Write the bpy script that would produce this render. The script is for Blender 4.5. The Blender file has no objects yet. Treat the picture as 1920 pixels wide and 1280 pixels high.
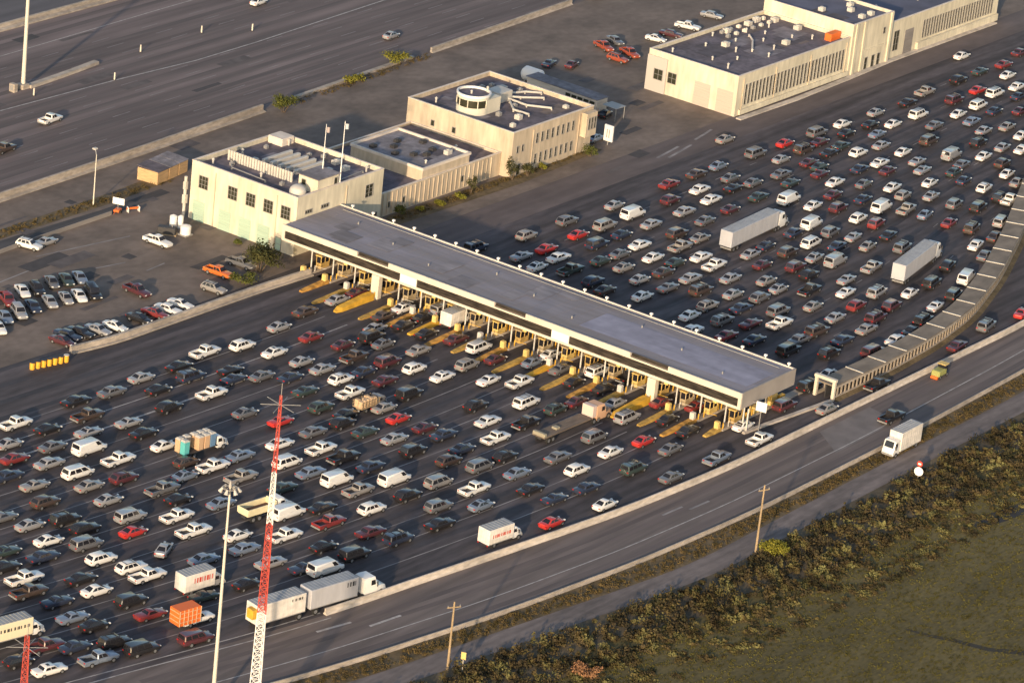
import bpy, math, random
import numpy as np
from mathutils import Matrix, Vector
random.seed(7); NR = np.random.RandomState(7)
C = bpy.context.scene.collection
S = bpy.context.scene
R = math.radians
# ---------------------------------------------------------------- camera, sky, sun, exposure
cd = bpy.data.cameras.new('camera'); cam = bpy.data.objects.new('camera', cd); C.objects.link(cam); S.camera = cam
cd.sensor_width = 36.0; cd.lens = 7253.8 / 1920 * 36.0; cd.clip_start = 5; cd.clip_end = 9000
cr = Vector((0.59215077, -0.79934709, 0.10198876)); cu = Vector((0.24544964, 0.29946484, 0.92199528)); cf = Vector((0.76753628, 0.52092711, -0.37352778))
m3 = Matrix((cr, cu, -cf)).transposed().to_4x4(); m3.translation = Vector((-494.46701645, -335.59491187, 240.6364)); cam.matrix_world = m3
SUN_EL, SUN_AZ = 13.0, 22.0           # azimuth: degrees from -X towards -Y
sv = Vector((-math.cos(R(SUN_AZ)) * math.cos(R(SUN_EL)), -math.sin(R(SUN_AZ)) * math.cos(R(SUN_EL)), math.sin(R(SUN_EL))))
sd = bpy.data.lights.new('sun', 'SUN'); sd.energy = 3.6; sd.angle = R(1.2); sd.color = (1.0, 0.765, 0.51)
sun = bpy.data.objects.new('sun', sd); C.objects.link(sun); sun.rotation_euler = sv.to_track_quat('Z', 'Y').to_euler(); sun.location = (-300, -150, 300)
w = bpy.data.worlds.new('World'); S.world = w; w.use_nodes = True
nt = w.node_tree; bg = nt.nodes['Background']; sky = nt.nodes.new('ShaderNodeTexSky'); sky.sky_type = 'NISHITA'; sky.sun_disc = False
sky.sun_elevation = R(SUN_EL); sky.sun_rotation = math.atan2(sv.x, sv.y); sky.dust_density = 1.5
nt.links.new(sky.outputs[0], bg.inputs[0]); bg.inputs[1].default_value = 0.15
S.view_settings.view_transform = 'Standard'; S.view_settings.look = 'None'; S.view_settings.gamma = 1; S.view_settings.exposure = 0.54
# ---------------------------------------------------------------- materials
MATS = {}
def mat(name, col, rough=.8, metal=0, var=0.0, scale=(1, 1, 1), var2=0.0, scale2=(.05, .05, .05), col2=None, bump=0, spec=.5, detail=4, coat=0, lo=.35, hi=.65):
    if name in MATS: return MATS[name]
    m = bpy.data.materials.new(name); m.use_nodes = True; n = m.node_tree.nodes; l = m.node_tree.links
    b = n['Principled BSDF']; b.inputs['Roughness'].default_value = rough; b.inputs['Metallic'].default_value = metal
    b.inputs['Specular IOR Level'].default_value = spec; b.inputs['Coat Weight'].default_value = coat
    c = tuple(col) + (1,)
    if var or col2:
        tc = n.new('ShaderNodeTexCoord')
        def noise(sc, det=detail):
            mp = n.new('ShaderNodeMapping'); mp.inputs['Scale'].default_value = sc; l.new(tc.outputs['Object'], mp.inputs[0])
            t = n.new('ShaderNodeTexNoise'); t.inputs['Scale'].default_value = 1; t.inputs['Detail'].default_value = det; l.new(mp.outputs[0], t.inputs['Vector']); return t
        t1 = noise(scale)
        rp = n.new('ShaderNodeValToRGB'); rp.color_ramp.elements[0].position = lo; rp.color_ramp.elements[1].position = hi
        c2 = col2 if col2 else tuple(min(1, x * (1 + var)) for x in col); c1 = col if col2 else tuple(x * (1 - var) for x in col)
        rp.color_ramp.elements[0].color = tuple(c1) + (1,); rp.color_ramp.elements[1].color = tuple(c2) + (1,)
        l.new(t1.outputs[0], rp.inputs[0]); out = rp.outputs[0]
        if var2:
            t2 = noise(scale2, 5); mr = n.new('ShaderNodeMapRange'); mr.inputs[1].default_value = .3; mr.inputs[2].default_value = .7; mr.inputs[3].default_value = 1 - var2; mr.inputs[4].default_value = 1 + var2
            l.new(t2.outputs[0], mr.inputs[0]); mx = n.new('ShaderNodeVectorMath'); mx.operation = 'SCALE'; l.new(out, mx.inputs[0]); l.new(mr.outputs[0], mx.inputs['Scale']); out = mx.outputs[0]
        l.new(out, b.inputs['Base Color'])
        if bump:
            bp = n.new('ShaderNodeBump'); bp.inputs['Strength'].default_value = bump; bp.inputs['Distance'].default_value = .05; l.new(t1.outputs[0], bp.inputs['Height']); l.new(bp.outputs[0], b.inputs['Normal'])
    else: b.inputs['Base Color'].default_value = c
    MATS[name] = m; return m
asphalt_toll = mat('asphalt_toll', (.066, .056, .060), .85, var=.42, scale=(.018, .42, 1), var2=.25, scale2=(.25, .9, 1))
asphalt_free = mat('asphalt_freeway', (.138, .108, .104), .85, var=.34, scale=(.010, .28, 1), var2=.14, scale2=(.06, .2, 1))
asphalt_ramp = mat('asphalt_ramp', (.138, .112, .104), .85, var=.2, scale=(.02, .6, 1), var2=.15, scale2=(.1, .3, 1))
asphalt_lot = mat('asphalt_lot', (.155, .122, .102), .9, var=.22, scale=(.09, .12, 1), var2=.15, scale2=(.5, .7, 1))
asphalt_srv = mat('asphalt_service', (.112, .090, .088), .9, var=.2, scale=(.03, .25, 1), var2=.12, scale2=(.2, .4, 1))
asphalt_path = mat('asphalt_path', (.150, .125, .118), .9, var=.25, scale=(.05, .6, 1), var2=.2, scale2=(.4, .9, 1))
dirt = mat('dirt', (.10, .078, .048), .95, var=.3, scale=(.1, .1, .1), var2=.2, scale2=(.8, .8, .8))
marsh_m = mat('marsh', (.078, .062, .020), .95, col2=(.124, .098, .034), scale=(.05, .12, 1), var2=.35, scale2=(.9, 2.2, 1), detail=8)
verge_m = mat('verge', (.085, .062, .030), .95, col2=(.16, .115, .06), scale=(.25, .35, 1), var2=.3, scale2=(1.5, 1.5, 1))
conc = mat('concrete', (.36, .31, .26), .85, var=.18, scale=(.12, .3, .5), var2=.22, scale2=(.8, .8, 2.5))
conc_lt = mat('concrete_light', (.50, .44, .38), .85, var=.16, scale=(.12, .3, .5), var2=.22, scale2=(.7, .7, 2.5))
conc_gr = mat('concrete_grey', (.23, .21, .20), .85, var=.15, scale=(.15, .3, .5))
patch_m = mat('patch', (.17, .15, .145), .85, var=.15, scale=(.3, .3, 1))
paint_w = mat('road_paint', (.36, .34, .33), .8, var=.25, scale=(.8, .8, 1))
paint_f = mat('road_paint_faded', (.225, .21, .21), .85, var=.3, scale=(.25, .8, 1))
wall_cream = mat('wall_cream', (.60, .545, .42), .9, var=.10, scale=(.15, .3, .15), var2=.14, scale2=(1.1, 1.1, .22))
wall_tan = mat('wall_tan', (.51, .42, .31), .9, var=.10, scale=(.15, .3, .15), var2=.16, scale2=(1.1, 1.1, .22))
wall_white = mat('wall_white', (.62, .58, .48), .85, var=.08, scale=(.3, .3, .3))
coping_m = mat('coping', (.66, .58, .50), .85, var=.1, scale=(.5, .5, .5))
roof_dk = mat('roof_dark', (.125, .108, .128), .95, var=.28, scale=(.15, .2, .2), var2=.25, scale2=(.9, .9, .9))
roof_gr = mat('roof_grey', (.20, .185, .20), .95, var=.25, scale=(.15, .2, .2), var2=.25, scale2=(.9, .9, .9))
canopy_roof = mat('canopy_roof', (.200, .185, .195), .9, col2=(.27, .26, .31), scale=(.22, .035, .2), var2=.10, scale2=(1.2, .15, 1), lo=.3, hi=.75)
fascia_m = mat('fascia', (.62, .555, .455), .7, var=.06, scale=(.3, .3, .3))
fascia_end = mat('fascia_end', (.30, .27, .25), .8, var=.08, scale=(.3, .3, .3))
glass = mat('glass', (.018, .018, .022), .12, spec=.6)
win_glass = mat('window_glass', (.035, .035, .022), .35, spec=.4)
band_m = mat('dark_band', (.035, .028, .022), .6, var=.6, scale=(.4, .4, 3), spec=.3)
white_m = mat('white_paint', (.78, .76, .73), .5)
offw = mat('off_white', (.52, .49, .44), .6, var=.08, scale=(.6, .6, .6))
grey_m = mat('grey_metal', (.30, .29, .28), .5, metal=.2)
dark_m = mat('dark_metal', (.04, .038, .04), .6)
black_m = mat('rubber', (.018, .018, .018), .85)
rim_m = mat('rim', (.35, .35, .36), .4, metal=.6)
red_m = mat('red_paint', (.55, .05, .03), .5)
tail_m = mat('tail_lens', (.40, .015, .012), .3)
head_m = mat('head_lens', (.75, .74, .70), .2)
orange_m = mat('orange_paint', (.72, .15, .025), .6)
yellow_m = mat('yellow_paint', (.60, .34, .035), .65, var=.2, scale=(.8, .8, .8))
cream_y = mat('cream_yellow', (.66, .47, .16), .7, var=.12, scale=(.8, .8, .8))
teal_m = mat('teal_plastic', (.10, .42, .42), .6); tan_m = mat('tan_plastic', (.55, .36, .22), .6); blue_m = mat('blue_plastic', (.12, .22, .36), .6)
wood_m = mat('wood_pole', (.34, .25, .15), .9, var=.15, scale=(2, 2, .3))
pole_m = mat('pole_paint', (.62, .57, .48), .6)
door_pink = mat('door_pink', (.50, .40, .34), .8, var=.05, scale=(.2, .2, 4)); door_green = mat('door_green', (.36, .48, .38), .8, var=.08, scale=(.2, .2, 4))
leaf_g = mat('leaf_green', (.050, .062, .014), .8, col2=(.11, .115, .025), scale=(.9, .9, .9), spec=.2)
leaf_y = mat('leaf_yellow', (.12, .12, .015), .8, col2=(.22, .20, .03), scale=(.9, .9, .9), spec=.2)
leaf_d = mat('leaf_dark', (.030, .036, .012), .8, col2=(.075, .070, .024), scale=(.9, .9, .9), spec=.2)
bark_m = mat('bark', (.12, .085, .055), .95)
def scrub_mat():
    m = mat('scrub', (.044, .041, .020), .9, col2=(.150, .142, .055), scale=(.36, .36, .36), spec=.15, detail=3, var2=.40, scale2=(.13, .13, .13))
    n = m.node_tree.nodes; l = m.node_tree.links; b = n['Principled BSDF']
    rp = [x for x in n if x.type == 'VALTORGB'][0]; e = rp.color_ramp.elements.new(.52); e.color = (.085, .064, .026, 1)
    e = rp.color_ramp.elements.new(.45); e.color = (.060, .046, .026, 1); return m
scrub_m = scrub_mat()
tuft_m = mat('grass_tuft', (.066, .058, .016), .95, col2=(.118, .104, .028), scale=(.2, .2, .2), spec=.1)
# ---------------------------------------------------------------- mesh helpers
class MB:
    def __init__(s): s.v = []; s.f = []; s.m = []; s.cur = 0
    def add(s, vs, fs):
        b = len(s.v); s.v += [tuple(x) for x in vs]; s.f += [tuple(b + i for i in f) for f in fs]; s.m += [s.cur] * len(fs); return s
    def box(s, x0, x1, y0, y1, z0, z1):
        return s.add([(x0, y0, z0), (x1, y0, z0), (x1, y1, z0), (x0, y1, z0), (x0, y0, z1), (x1, y0, z1), (x1, y1, z1), (x0, y1, z1)],
                     [(0, 3, 2, 1), (4, 5, 6, 7), (0, 1, 5, 4), (1, 2, 6, 5), (2, 3, 7, 6), (3, 0, 4, 7)])
    def bbox(s, x0, x1, y0, y1, z0, z1, r=.08):      # box with chamfered vertical and top edges
        P = [(x0 + r, y0), (x1 - r, y0), (x1, y0 + r), (x1, y1 - r), (x1 - r, y1), (x0 + r, y1), (x0, y1 - r), (x0, y0 + r)]
        cx, cy = (x0 + x1) / 2, (y0 + y1) / 2
        Q = [(cx + (x - cx) * (1 - r / (x1 - x0) * 2), cy + (y - cy) * (1 - r / (y1 - y0) * 2)) for x, y in P]
        vs = [(x, y, z0) for x, y in P] + [(x, y, z1 - r) for x, y in P] + [(x, y, z1) for x, y in Q]
        fs = [(i, (i + 1) % 8, 8 + (i + 1) % 8, 8 + i) for i in range(8)] + [(8 + i, 8 + (i + 1) % 8, 16 + (i + 1) % 8, 16 + i) for i in range(8)] + [tuple(range(16, 24)), tuple(range(7, -1, -1))]
        return s.add(vs, fs)
    def prism(s, P, z0, z1):
        n = len(P); return s.add([(x, y, z0) for x, y in P] + [(x, y, z1) for x, y in P], [(i, (i + 1) % n, n + (i + 1) % n, n + i) for i in range(n)] + [tuple(range(n, 2 * n)), tuple(range(n - 1, -1, -1))])
    def tube(s, a, b, r0, r1=None, n=8):
        r1 = r0 if r1 is None else r1; a = Vector(a); b = Vector(b); d = (b - a).normalized()
        u = d.orthogonal().normalized(); v = d.cross(u)
        vs = [a + (u * math.cos(2 * math.pi * i / n) + v * math.sin(2 * math.pi * i / n)) * r0 for i in range(n)] + [b + (u * math.cos(2 * math.pi * i / n) + v * math.sin(2 * math.pi * i / n)) * r1 for i in range(n)]
        return s.add(vs, [(i, (i + 1) % n, n + (i + 1) % n, n + i) for i in range(n)] + [tuple(range(n, 2 * n)), tuple(range(n - 1, -1, -1))])
    def loft(s, rings, caps=True):
        n = len(rings[0]); vs = [p for r in rings for p in r]; fs = []
        for k in range(len(rings) - 1):
            for i in range(n): fs.append((k * n + i, k * n + (i + 1) % n, (k + 1) * n + (i + 1) % n, (k + 1) * n + i))
        if caps: fs += [tuple(range(n - 1, -1, -1)), tuple((len(rings) - 1) * n + i for i in range(n))]
        return s.add(vs, fs)
    def quad(s, *p): return s.add(p, [tuple(range(len(p)))])
    def data(s, name, smooth=0):
        me = bpy.data.meshes.new(name); me.from_pydata(s.v, [], s.f)
        if any(s.m): me.polygons.foreach_set('material_index', s.m)
        me.update()
        if smooth:
            me.polygons.foreach_set('use_smooth', [True] * len(me.polygons)); me.set_sharp_from_angle(angle=R(smooth))
        return me
    def build(s, name, mats, parent=None, smooth=0, loc=None):
        me = s.data(name, smooth)
        for m in (mats if isinstance(mats, (list, tuple)) else [mats]): me.materials.append(m)
        return link(name, me, parent, loc)
def link(name, me, parent=None, loc=None):
    o = bpy.data.objects.new(name, me); C.objects.link(o)
    if parent: o.parent = parent
    if loc: o.location = loc
    return o
def tag(o, label, cat, group=None):
    o['label'] = label; o['category'] = cat
    if group: o['group'] = group
    return o
def thing(name, label, cat, loc=(0, 0, 0), rz=0, group=None):
    o = bpy.data.objects.new(name, None); C.objects.link(o); o.location = loc; o.rotation_euler = (0, 0, rz); o.empty_display_size = .3
    return tag(o, label, cat, group)
def struct(o, kind='structure'): o['kind'] = kind; return o
def copy_tree(o, parent=None):
    c = o.copy(); C.objects.link(c)
    if parent: c.parent = parent
    for ch in list(o.children): copy_tree(ch, c)
    return c
# polyline helpers
def yat(P, x):
    if x <= P[0][0]: a, b = P[0], P[1]
    elif x >= P[-1][0]: a, b = P[-2], P[-1]
    else:
        for a, b in zip(P, P[1:]):
            if a[0] <= x <= b[0]: break
    return a[1] + (b[1] - a[1]) * (x - a[0]) / (b[0] - a[0])
def smoothline(P, x0, x1, st=4.0, k=8.0):
    n = max(2, int((x1 - x0) / st) + 1); out = []
    for i in range(n):
        x = x0 + (x1 - x0) * i / (n - 1); out.append((x, sum(yat(P, x + d * k / 3) for d in (-3, -2, -1, 0, 1, 2, 3)) / 7))
    return out
def ribbon(m, A, B, z):
    vs = [(x, y, z) for x, y in A] + [(x, y, z) for x, y in B]; n = len(A)
    return m.add(vs, [(n + i, n + i + 1, i + 1, i) for i in range(n - 1)])
def offs(P, d): 
    out = []
    for i, (x, y) in enumerate(P):
        a = P[max(0, i - 1)]; b = P[min(len(P) - 1, i + 1)]; L = math.hypot(b[0] - a[0], b[1] - a[1]); out.append((x - (b[1] - a[1]) / L * d, y + (b[0] - a[0]) / L * d))
    return out
def stripe(m, P, wd, z): return ribbon(m, offs(P, wd / 2), offs(P, -wd / 2), z)
def wallrun(m, P, prof):     # prof: list of (offset, z) ring, swept along P
    rings = []
    L = {}
    for d, z in prof: L.setdefault(d, offs(P, d))
    for i in range(len(P)): rings.append([(L[d][i][0], L[d][i][1], z) for d, z in prof])
    return m.loft(rings)
# ---------------------------------------------------------------- ground and roads
BAR1 = [(-150, -33.5), (-125, -39.0), (-101, -44), (-90.5, -45.3), (-66.5, -48.8), (-41.5, -52.2), (-15, -53.9), (28, -54), (78, -54.3), (130, -50), (200, -32), (300, 10)]
BAR2 = [(-200, -31), (-150, -46.3), (-113.7, -55.1), (-82.5, -60.6), (-54, -64), (-25.9, -65.7), (11, -66), (58.5, -65.1), (130, -62), (220, -44), (300, -10)]
PATH = [(-200, -38), (-160, -50.5), (-114.2, -61.5), (-88, -65.6), (-50, -71.6), (-20, -71.5), (17, -71.5), (45.3, -71.8), (130, -69), (220, -52), (300, -20)]
PARK = [(-200, 82), (-120, 58), (-75, 46.5), (-60.6, 43.7), (-51.3, 42.2), (-16.4, 41.7), (-3, 40.9)]
RAMP = [(21.5, -49.8), (37.6, -50.0), (56.6, -49.0), (72.9, -46.6), (93.1, -40.6), (113.6, -33.0), (150, -18), (200, 5)]
FARW = [(-220, 92), (-19, 98.7), (18.8, 99.7), (57, 101.3)]
struct(MB().add([(-2500, -2500, -.012), (3500, -2500, -.012), (3500, 3500, -.012), (-2500, 3500, -.012)], [(0, 1, 2, 3)]).build('ground', dirt))
b1s = smoothline(BAR1, -230, 300, 6); b2s = smoothline(BAR2, -230, 300, 6); pts = smoothline(PATH, -230, 300, 6)
UP = [(x, 42.0 if x > -60 else yat(PARK, x)) for x, y in b1s]
struct(ribbon(MB(), UP, b1s, .004).build('toll_road', asphalt_toll))
struct(ribbon(MB(), b1s, b2s, .004).build('ramp_road', asphalt_ramp))
struct(ribbon(MB(), [(x, yat(FARW, x) - .1 if x < 57 else 101.5 + (x - 57) * .04) for x, y in b1s], UP, .004).build('parking_lot', asphalt_lot))
FW = smoothline([(-220, 92), (-19, 98.9), (18.8, 99.9), (57, 101.5), (140, 105), (300, 112)], -230, 420, 10)
struct(ribbon(MB(), [(x, 163.4 + .012 * x) for x, y in FW], FW, .004).build('freeway', asphalt_free))
struct(ribbon(MB(), [(x, 260 + .012 * x) for x, y in FW], [(x, 166.5 + .012 * x) for x, y in FW], .004).build('far_freeway', mat('asphalt_far', (.10, .092, .098), .85, var=.15, scale=(.02, .4, 1))))
struct(stripe(MB(), pts, 4.4, .004).build('path', asphalt_path))
vg = MB(); ribbon(vg, offs(b2s, -.4), offs(pts, 2.2), .003); struct(vg.build('roadside_verge', verge_m))
GR = [(x, y - 12.5 + 2.2 * math.sin(x * .07) - 1.5 * math.sin(x * .19 + 1)) for x, y in pts]
struct(ribbon(MB(), offs(GR, 1.0), [(x, -420) for x, y in GR], .003).build('marsh', marsh_m))
# strip coloured darker than the lot, and grass verge by the freeway wall
struct(ribbon(MB(), [(-60, 84.5), (-34, 85.0), (-8, 84.2), (8, 84.8)], [(-60, 79.8), (-34, 81.2), (-8, 81.6), (8, 82.5)], .008).build('service_strip', mat('dark_strip', (.062, .058, .060), .9, var=.25, scale=(.1, .6, 1))))
struct(ribbon(MB(), [(-60, 89.2), (-30, 88.6), (-4, 89.0), (14, 90)], [(-60, 86), (-30, 85.4), (-4, 85.4), (14, 86.6)], .008).build('grass_verge', verge_m))
struct(ribbon(MB(), [(30, 50.1), (64, 49.5), (90, 48.3), (92, 48.3)], [(22, 46.4), (64, 45.2), (90, 46.6), (92, 46.6)], .03).build('planting_strip', verge_m))
struct(MB().add([(-3, 42, .008), (300, 42, .008), (300, 34, .008), (-3, 34, .008)], [(3, 2, 1, 0)]).build('shoulder', asphalt_srv))
struct(MB().add([(8.6, -55.5, .0105), (24, -55.5, .0105), (22.6, -61.6, .0105), (3.4, -61.9, .0105)], [(3, 2, 1, 0)]).build('pavement_patch', patch_m))
def flow(x, y):
    if x > 45:
        t = min(max((40 - y) / 90, 0), 1) ** 1.5; return R(16 * t * min((x - 45) / 40, 1.25))
    if x < -20:
        return R(float(np.interp(x, [-160, -125, -95, -70, -40, -20], [-15, -12, -8, -6, -3.5, 0])) * (.6 + .4 * min(max((20 - y) / 60, 0), 1)))
    return 0.0
def stream(x, y, d, x1):
    P = [(x, y)]
    while (x - x1) * d < 0:
        a = flow(x, y); x += 2.5 * d * math.cos(a); y += 2.5 * d * math.sin(a); P.append((x, y))
    return P if d > 0 else P[::-1]
ISL = [27.2 - 4.757 * k for k in range(-4, 16)]        # island centre lines
struct(MB().add([(-4.5, -91.6, .02), (0, -90.4, .02), (5, -91.2, .02), (14, -93.4, .02), (12, -95.2, .02), (5, -94.4, .02), (0, -93.6, .02)], [(6, 5, 4, 3, 2, 1, 0)]).build('pond', mat('pond_water', (.026, .025, .026), .85)))
oil_m = mat('oil_stain', (.030, .026, .029), .75, col2=(.058, .050, .055), scale=(.07, .5, 1), var2=.15, scale2=(.6, .9, 1), detail=6)
tyre_m = mat('tyre_wear', (.088, .072, .070), .85, col2=(.138, .110, .105), scale=(.03, .5, 1), detail=6)
oil = MB(); wear = MB()
lm = MB(); lb = MB()
for k, y in enumerate(ISL[:-1]):
    stripe(oil, stream(27, y - 2.38, -1, -175), 1.25, .008)
for y in (22.4, 12.9, 3.4, -6.1, -15.6, -25.1, -34.7): stripe(oil, stream(34, y + 2, 1, 190), 1.1, .008); stripe(oil, stream(34, y - 2.2, 1, 190), .9, .008)
struct(oil.build('oil_stains', oil_m))
for k, y in enumerate(ISL):
    P = stream(-16, y, -1, -175)
    if k in (5, 6): stripe(lb, [p for p in P if p[0] < -40 or k == 5], .2 if k == 5 else .4, .012)
    elif P[0][1] < 44: stripe(lm, P, .2, .012)
for y in (22.4, 12.9, 3.4, -6.1, -15.6, -25.1, -34.7):
    P = stream(46, y, 1, 190)
    for i in range(0, len(P) - 3, 5): stripe(lm, P[i:i + 2], .15, .012)
for off_, wd in ((4.6, .2),): 
    stripe(lb, [p for p in offs(b2s, off_) if p[0] > -140], wd, .012)
stripe(lb, [p for p in smoothline([(-150, -31.8), (-138, -34.7), (-114.7, -40.4), (-101, -43)], -150, -103, 6)], .22, .016)
stripe(lb, [p for p in smoothline([(-150, -33.6), (-134.5, -36.9), (-116.6, -42.0), (-101, -45)], -150, -103, 6)], .22, .016)
for x in (-108, -101): stripe(lb, [(x, yat(BAR1, x) - 3.5 - (x + 108) * .35), (x + 6, yat(BAR1, x + 6) - 3.6 - (x + 108) * .35)], .45, .012)
for i, x in enumerate((-38, -33)): stripe(lb, [(x, -56.6 - i * 1.6), (x + 5, -56.9 - i * 1.6)], .4, .012) if i < 0 else stripe(lm, [(x, -56.6 - i * 1.6), (x + 5, -56.9 - i * 1.6)], .4, .014)
for P, wd in (([(-60, 131.8), (15.5, 131.4), (46.5, 130.4), (68.5, 128.9), (87.3, 129.2), (132, 131.4), (260, 134)], .3), ([(-40, 151.5), (47.3, 153.8), (87.6, 155.1), (220, 158)], .22)): stripe(lb, P, wd, .012)
for y0 in (104.5, 108.2, 111.9, 115.6, 119.3, 123, 126.7, 135.5, 139.5, 143.5, 147.5):
    for x in range(-60, 260, 15): stripe(lm, [(x, y0 + .02 * x), (x + 5, y0 + .02 * x + .1)], .16, .012)
for P in ([(-34, 76), (-14, 72.5)], [(-30, 66), (-24, 64.6)], [(-24, 59.8), (-19, 60.2)], [(-70, 70), (-34, 72.8)]): stripe(lm, P, .3, .012)
for P in ([(97, 37.2), (106, 38.4)], [(99, 35.9), (109, 37.4)], [(112, 38.6), (120, 40)]): stripe(lm, P, .55, .016)
for y0 in (102.7, 106.4, 110.1, 113.8, 117.5, 121.2, 125, 128.6, 133.5, 137.5, 141.5, 145.5, 157, 160): stripe(wear, [(x, y0 + .02 * x) for x in range(-200, 400, 20)], 1.5, .008)
for d_ in (2.2, 7.6, 9.6): stripe(wear, [p for p in offs(b2s, d_) if -140 < p[0] < 150 and p[1] < yat(BAR1, p[0]) - 1.6], 1.0, .008)
struct(wear.build('tyre_wear', tyre_m))
pm1 = mat('asphalt_patch', (.10, .085, .084), .9, var=.2, scale=(.4, .4, 1)); pm2 = mat('asphalt_patch_new', (.055, .050, .052), .9, var=.2, scale=(.4, .4, 1)); rq = random.Random(12)
for i, (x0, x1, y0, y1, n_) in enumerate(((-60, 120, 52, 98, 26), (-20, 240, 101, 160, 16), (-4, 125, 36, 41, 5), (92, 128, 44, 78, 8), (-60, 10, 46, 78, 12))):
    for q in range(n_):
        a, b = 1.5 + 9 * rq.random(), .8 + 3 * rq.random(); x, y = x0 + (x1 - x0) * rq.random(), y0 + (y1 - y0) * rq.random()
        if y > 96 and y < 107 or (0 < x < 92 and 46 < y < 75) or (128 < x and 38 < y < 66): continue
        MB().add([(x, y, 0), (x + a, y + .05 * a, 0), (x + a, y + b, 0), (x - .3, y + b * .9, 0)], [(0, 1, 2, 3)]).build('asphalt_patch', (pm1, pm2, pm1)[q % 3], None, 0, (0, 0, .012 + .0007 * (i * 7 + q)))['kind'] = 'structure'
struct(ribbon(MB(), [(-42.9, -103), (-41.9, -106.2), (-40.3, -109.8), (-39.1, -114.4), (-35.6, -119), (-30, -124)], [(-43.3, -103), (-42.8, -106.4), (-41.4, -110), (-40.2, -114.8), (-37, -119.6), (-31, -125)], .02).build('ditch', mat('ditch_mud', (.032, .026, .016), .8)))
struct(lm.build('faded_lane_lines', paint_f)); struct(lb.build('lane_lines', paint_w))
# ---------------------------------------------------------------- barriers and walls
JER = lambda h, w: [(-w, 0), (-w, .12), (-w * .45, h * .4), (-w * .32, h), (w * .32, h), (w * .45, h * .4), (w, .12), (w, 0)]
def barrier(name, P, prof, m, label, cat='barrier'): return tag(wallrun(MB(), P, prof).build(name, m), label, cat)
barrier('concrete_barrier', [p for p in smoothline(BAR1, -103, 300, 4)], JER(1.0, .36), conc_lt, 'long pale concrete barrier curving between the toll lanes and the exit ramp')
barrier('concrete_kerb', [p for p in smoothline(BAR2, -230, 300, 4)], JER(.62, .28), conc, 'low pale concrete barrier on the outer edge of the ramp, beside the dirt path')
barrier('parking_wall', [p for p in smoothline(PARK, -60.6, -3.2, 3, 3)], [(-.9, 0), (-.9, .22), (-.3, .25), (-.25, 1.1), (.25, 1.1), (.25, 0)], conc, 'low tan wall between the parking lot and the leftmost toll lane', 'wall')
barrier('freeway_wall', [(x, yat(FARW, x)) for x in range(-220, 57, 4)], [(-1.0, 0), (-1.0, .15), (-.25, .3), (-.2, 1.35), (.2, 1.35), (.25, 0)], conc, 'long tan wall between the freeway and the service road, left of the bushes', 'wall')
barrier('freeway_wall', [(x, 101.2 + (x - 57) * .042) for x in range(112, 166, 4)], [(-.6, 0), (-.2, .25), (-.2, 1.1), (.2, 1.1), (.25, 0)], conc, 'tan wall beside the freeway at the top of the picture, ending at a bush', 'wall')
barrier('hedge_kerb', [(x, 101.6 + (x - 57) * .042) for x in range(66, 110, 4)], [(-.5, 0), (-.5, .5), (.4, .5), (.4, 0)], conc, 'short pale kerb wall running between the freeway bushes', 'kerb')
barrier('median_wall', [(x, 164.6 + .012 * x) for x in range(-200, 420, 10)], [(-1.3, 0), (-1.3, .3), (-.3, .5), (-.25, 1.2), (.25, 1.2), (1.2, .3), (1.2, 0)], conc, 'pale median wall across the freeway at the top left corner', 'wall')
barrier('guard_rail', [(-60, 79.6), (-33, 81.0), (-20, 81.2), (-9, 81.4)], [(-.06, 0), (-.06, .8), (.06, .8), (.06, 0)], conc_gr, 'low grey guard rail beside the dark strip above the parking lot', 'rail')
barrier('pointed_kerb', [(-2, -47.6), (4, -48.2), (12, -49.1), (20.8, -50.0)], [(-.35, 0), (-.35, .35), (.35, .35), (.35, 0)], conc_lt, 'narrow pale kerb from the canopy end to the mouth of the slotted walkway', 'kerb')
barrier('concrete_plinth', [(29.5, 137.3), (36, 137.8), (44, 138.5), (51, 139.4)], [(-.7, 0), (-.6, .6), (.6, .6), (.7, 0)], conc, 'pale concrete strip on the freeway at the foot of the tall lamp pole', 'traffic island')
barrier('building_kerb', [(129.5, 40.0), (150, 39.6), (172, 40.2), (189, 41.0), (233, 40.8)], [(-.6, 0), (-.6, .25), (.6, .25), (.6, 0)], conc_lt, 'pale kerb along the foot of the long flat roofed building', 'kerb')
# ---------------------------------------------------------------- buildings
def shell(root, x0, x1, y0, y1, h, wm, rm, par=.75, t=.3, z0=0, cm=None, open_side=None):
    m = MB()
    m.box(x0, x0 + t, y0, y1, z0, h); m.box(x1 - t, x1, y0, y1, z0, h)
    m.box(x0 + t, x1 - t, y0, y0 + t, z0, h); m.box(x0 + t, x1 - t, y1 - t, y1, z0, h)
    wl = m.build('wall', [wm], root)
    rf = MB().box(x0 + t, x1 - t, y0 + t, y1 - t, h - par - .25, h - par).build('roof', rm, root)
    c = MB(); e = .06
    c.box(x0 - e, x0 + t + e, y0 - e, y1 + e, h, h + .1); c.box(x1 - t - e, x1 + e, y0 - e, y1 + e, h, h + .1)
    c.box(x0 + t + e, x1 - t - e, y0 - e, y0 + t + e, h, h + .1); c.box(x0 + t + e, x1 - t - e, y1 - t - e, y1 + e, h, h + .1)
    c.build('coping', cm or coping_m, root)
    return wl, rf
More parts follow.
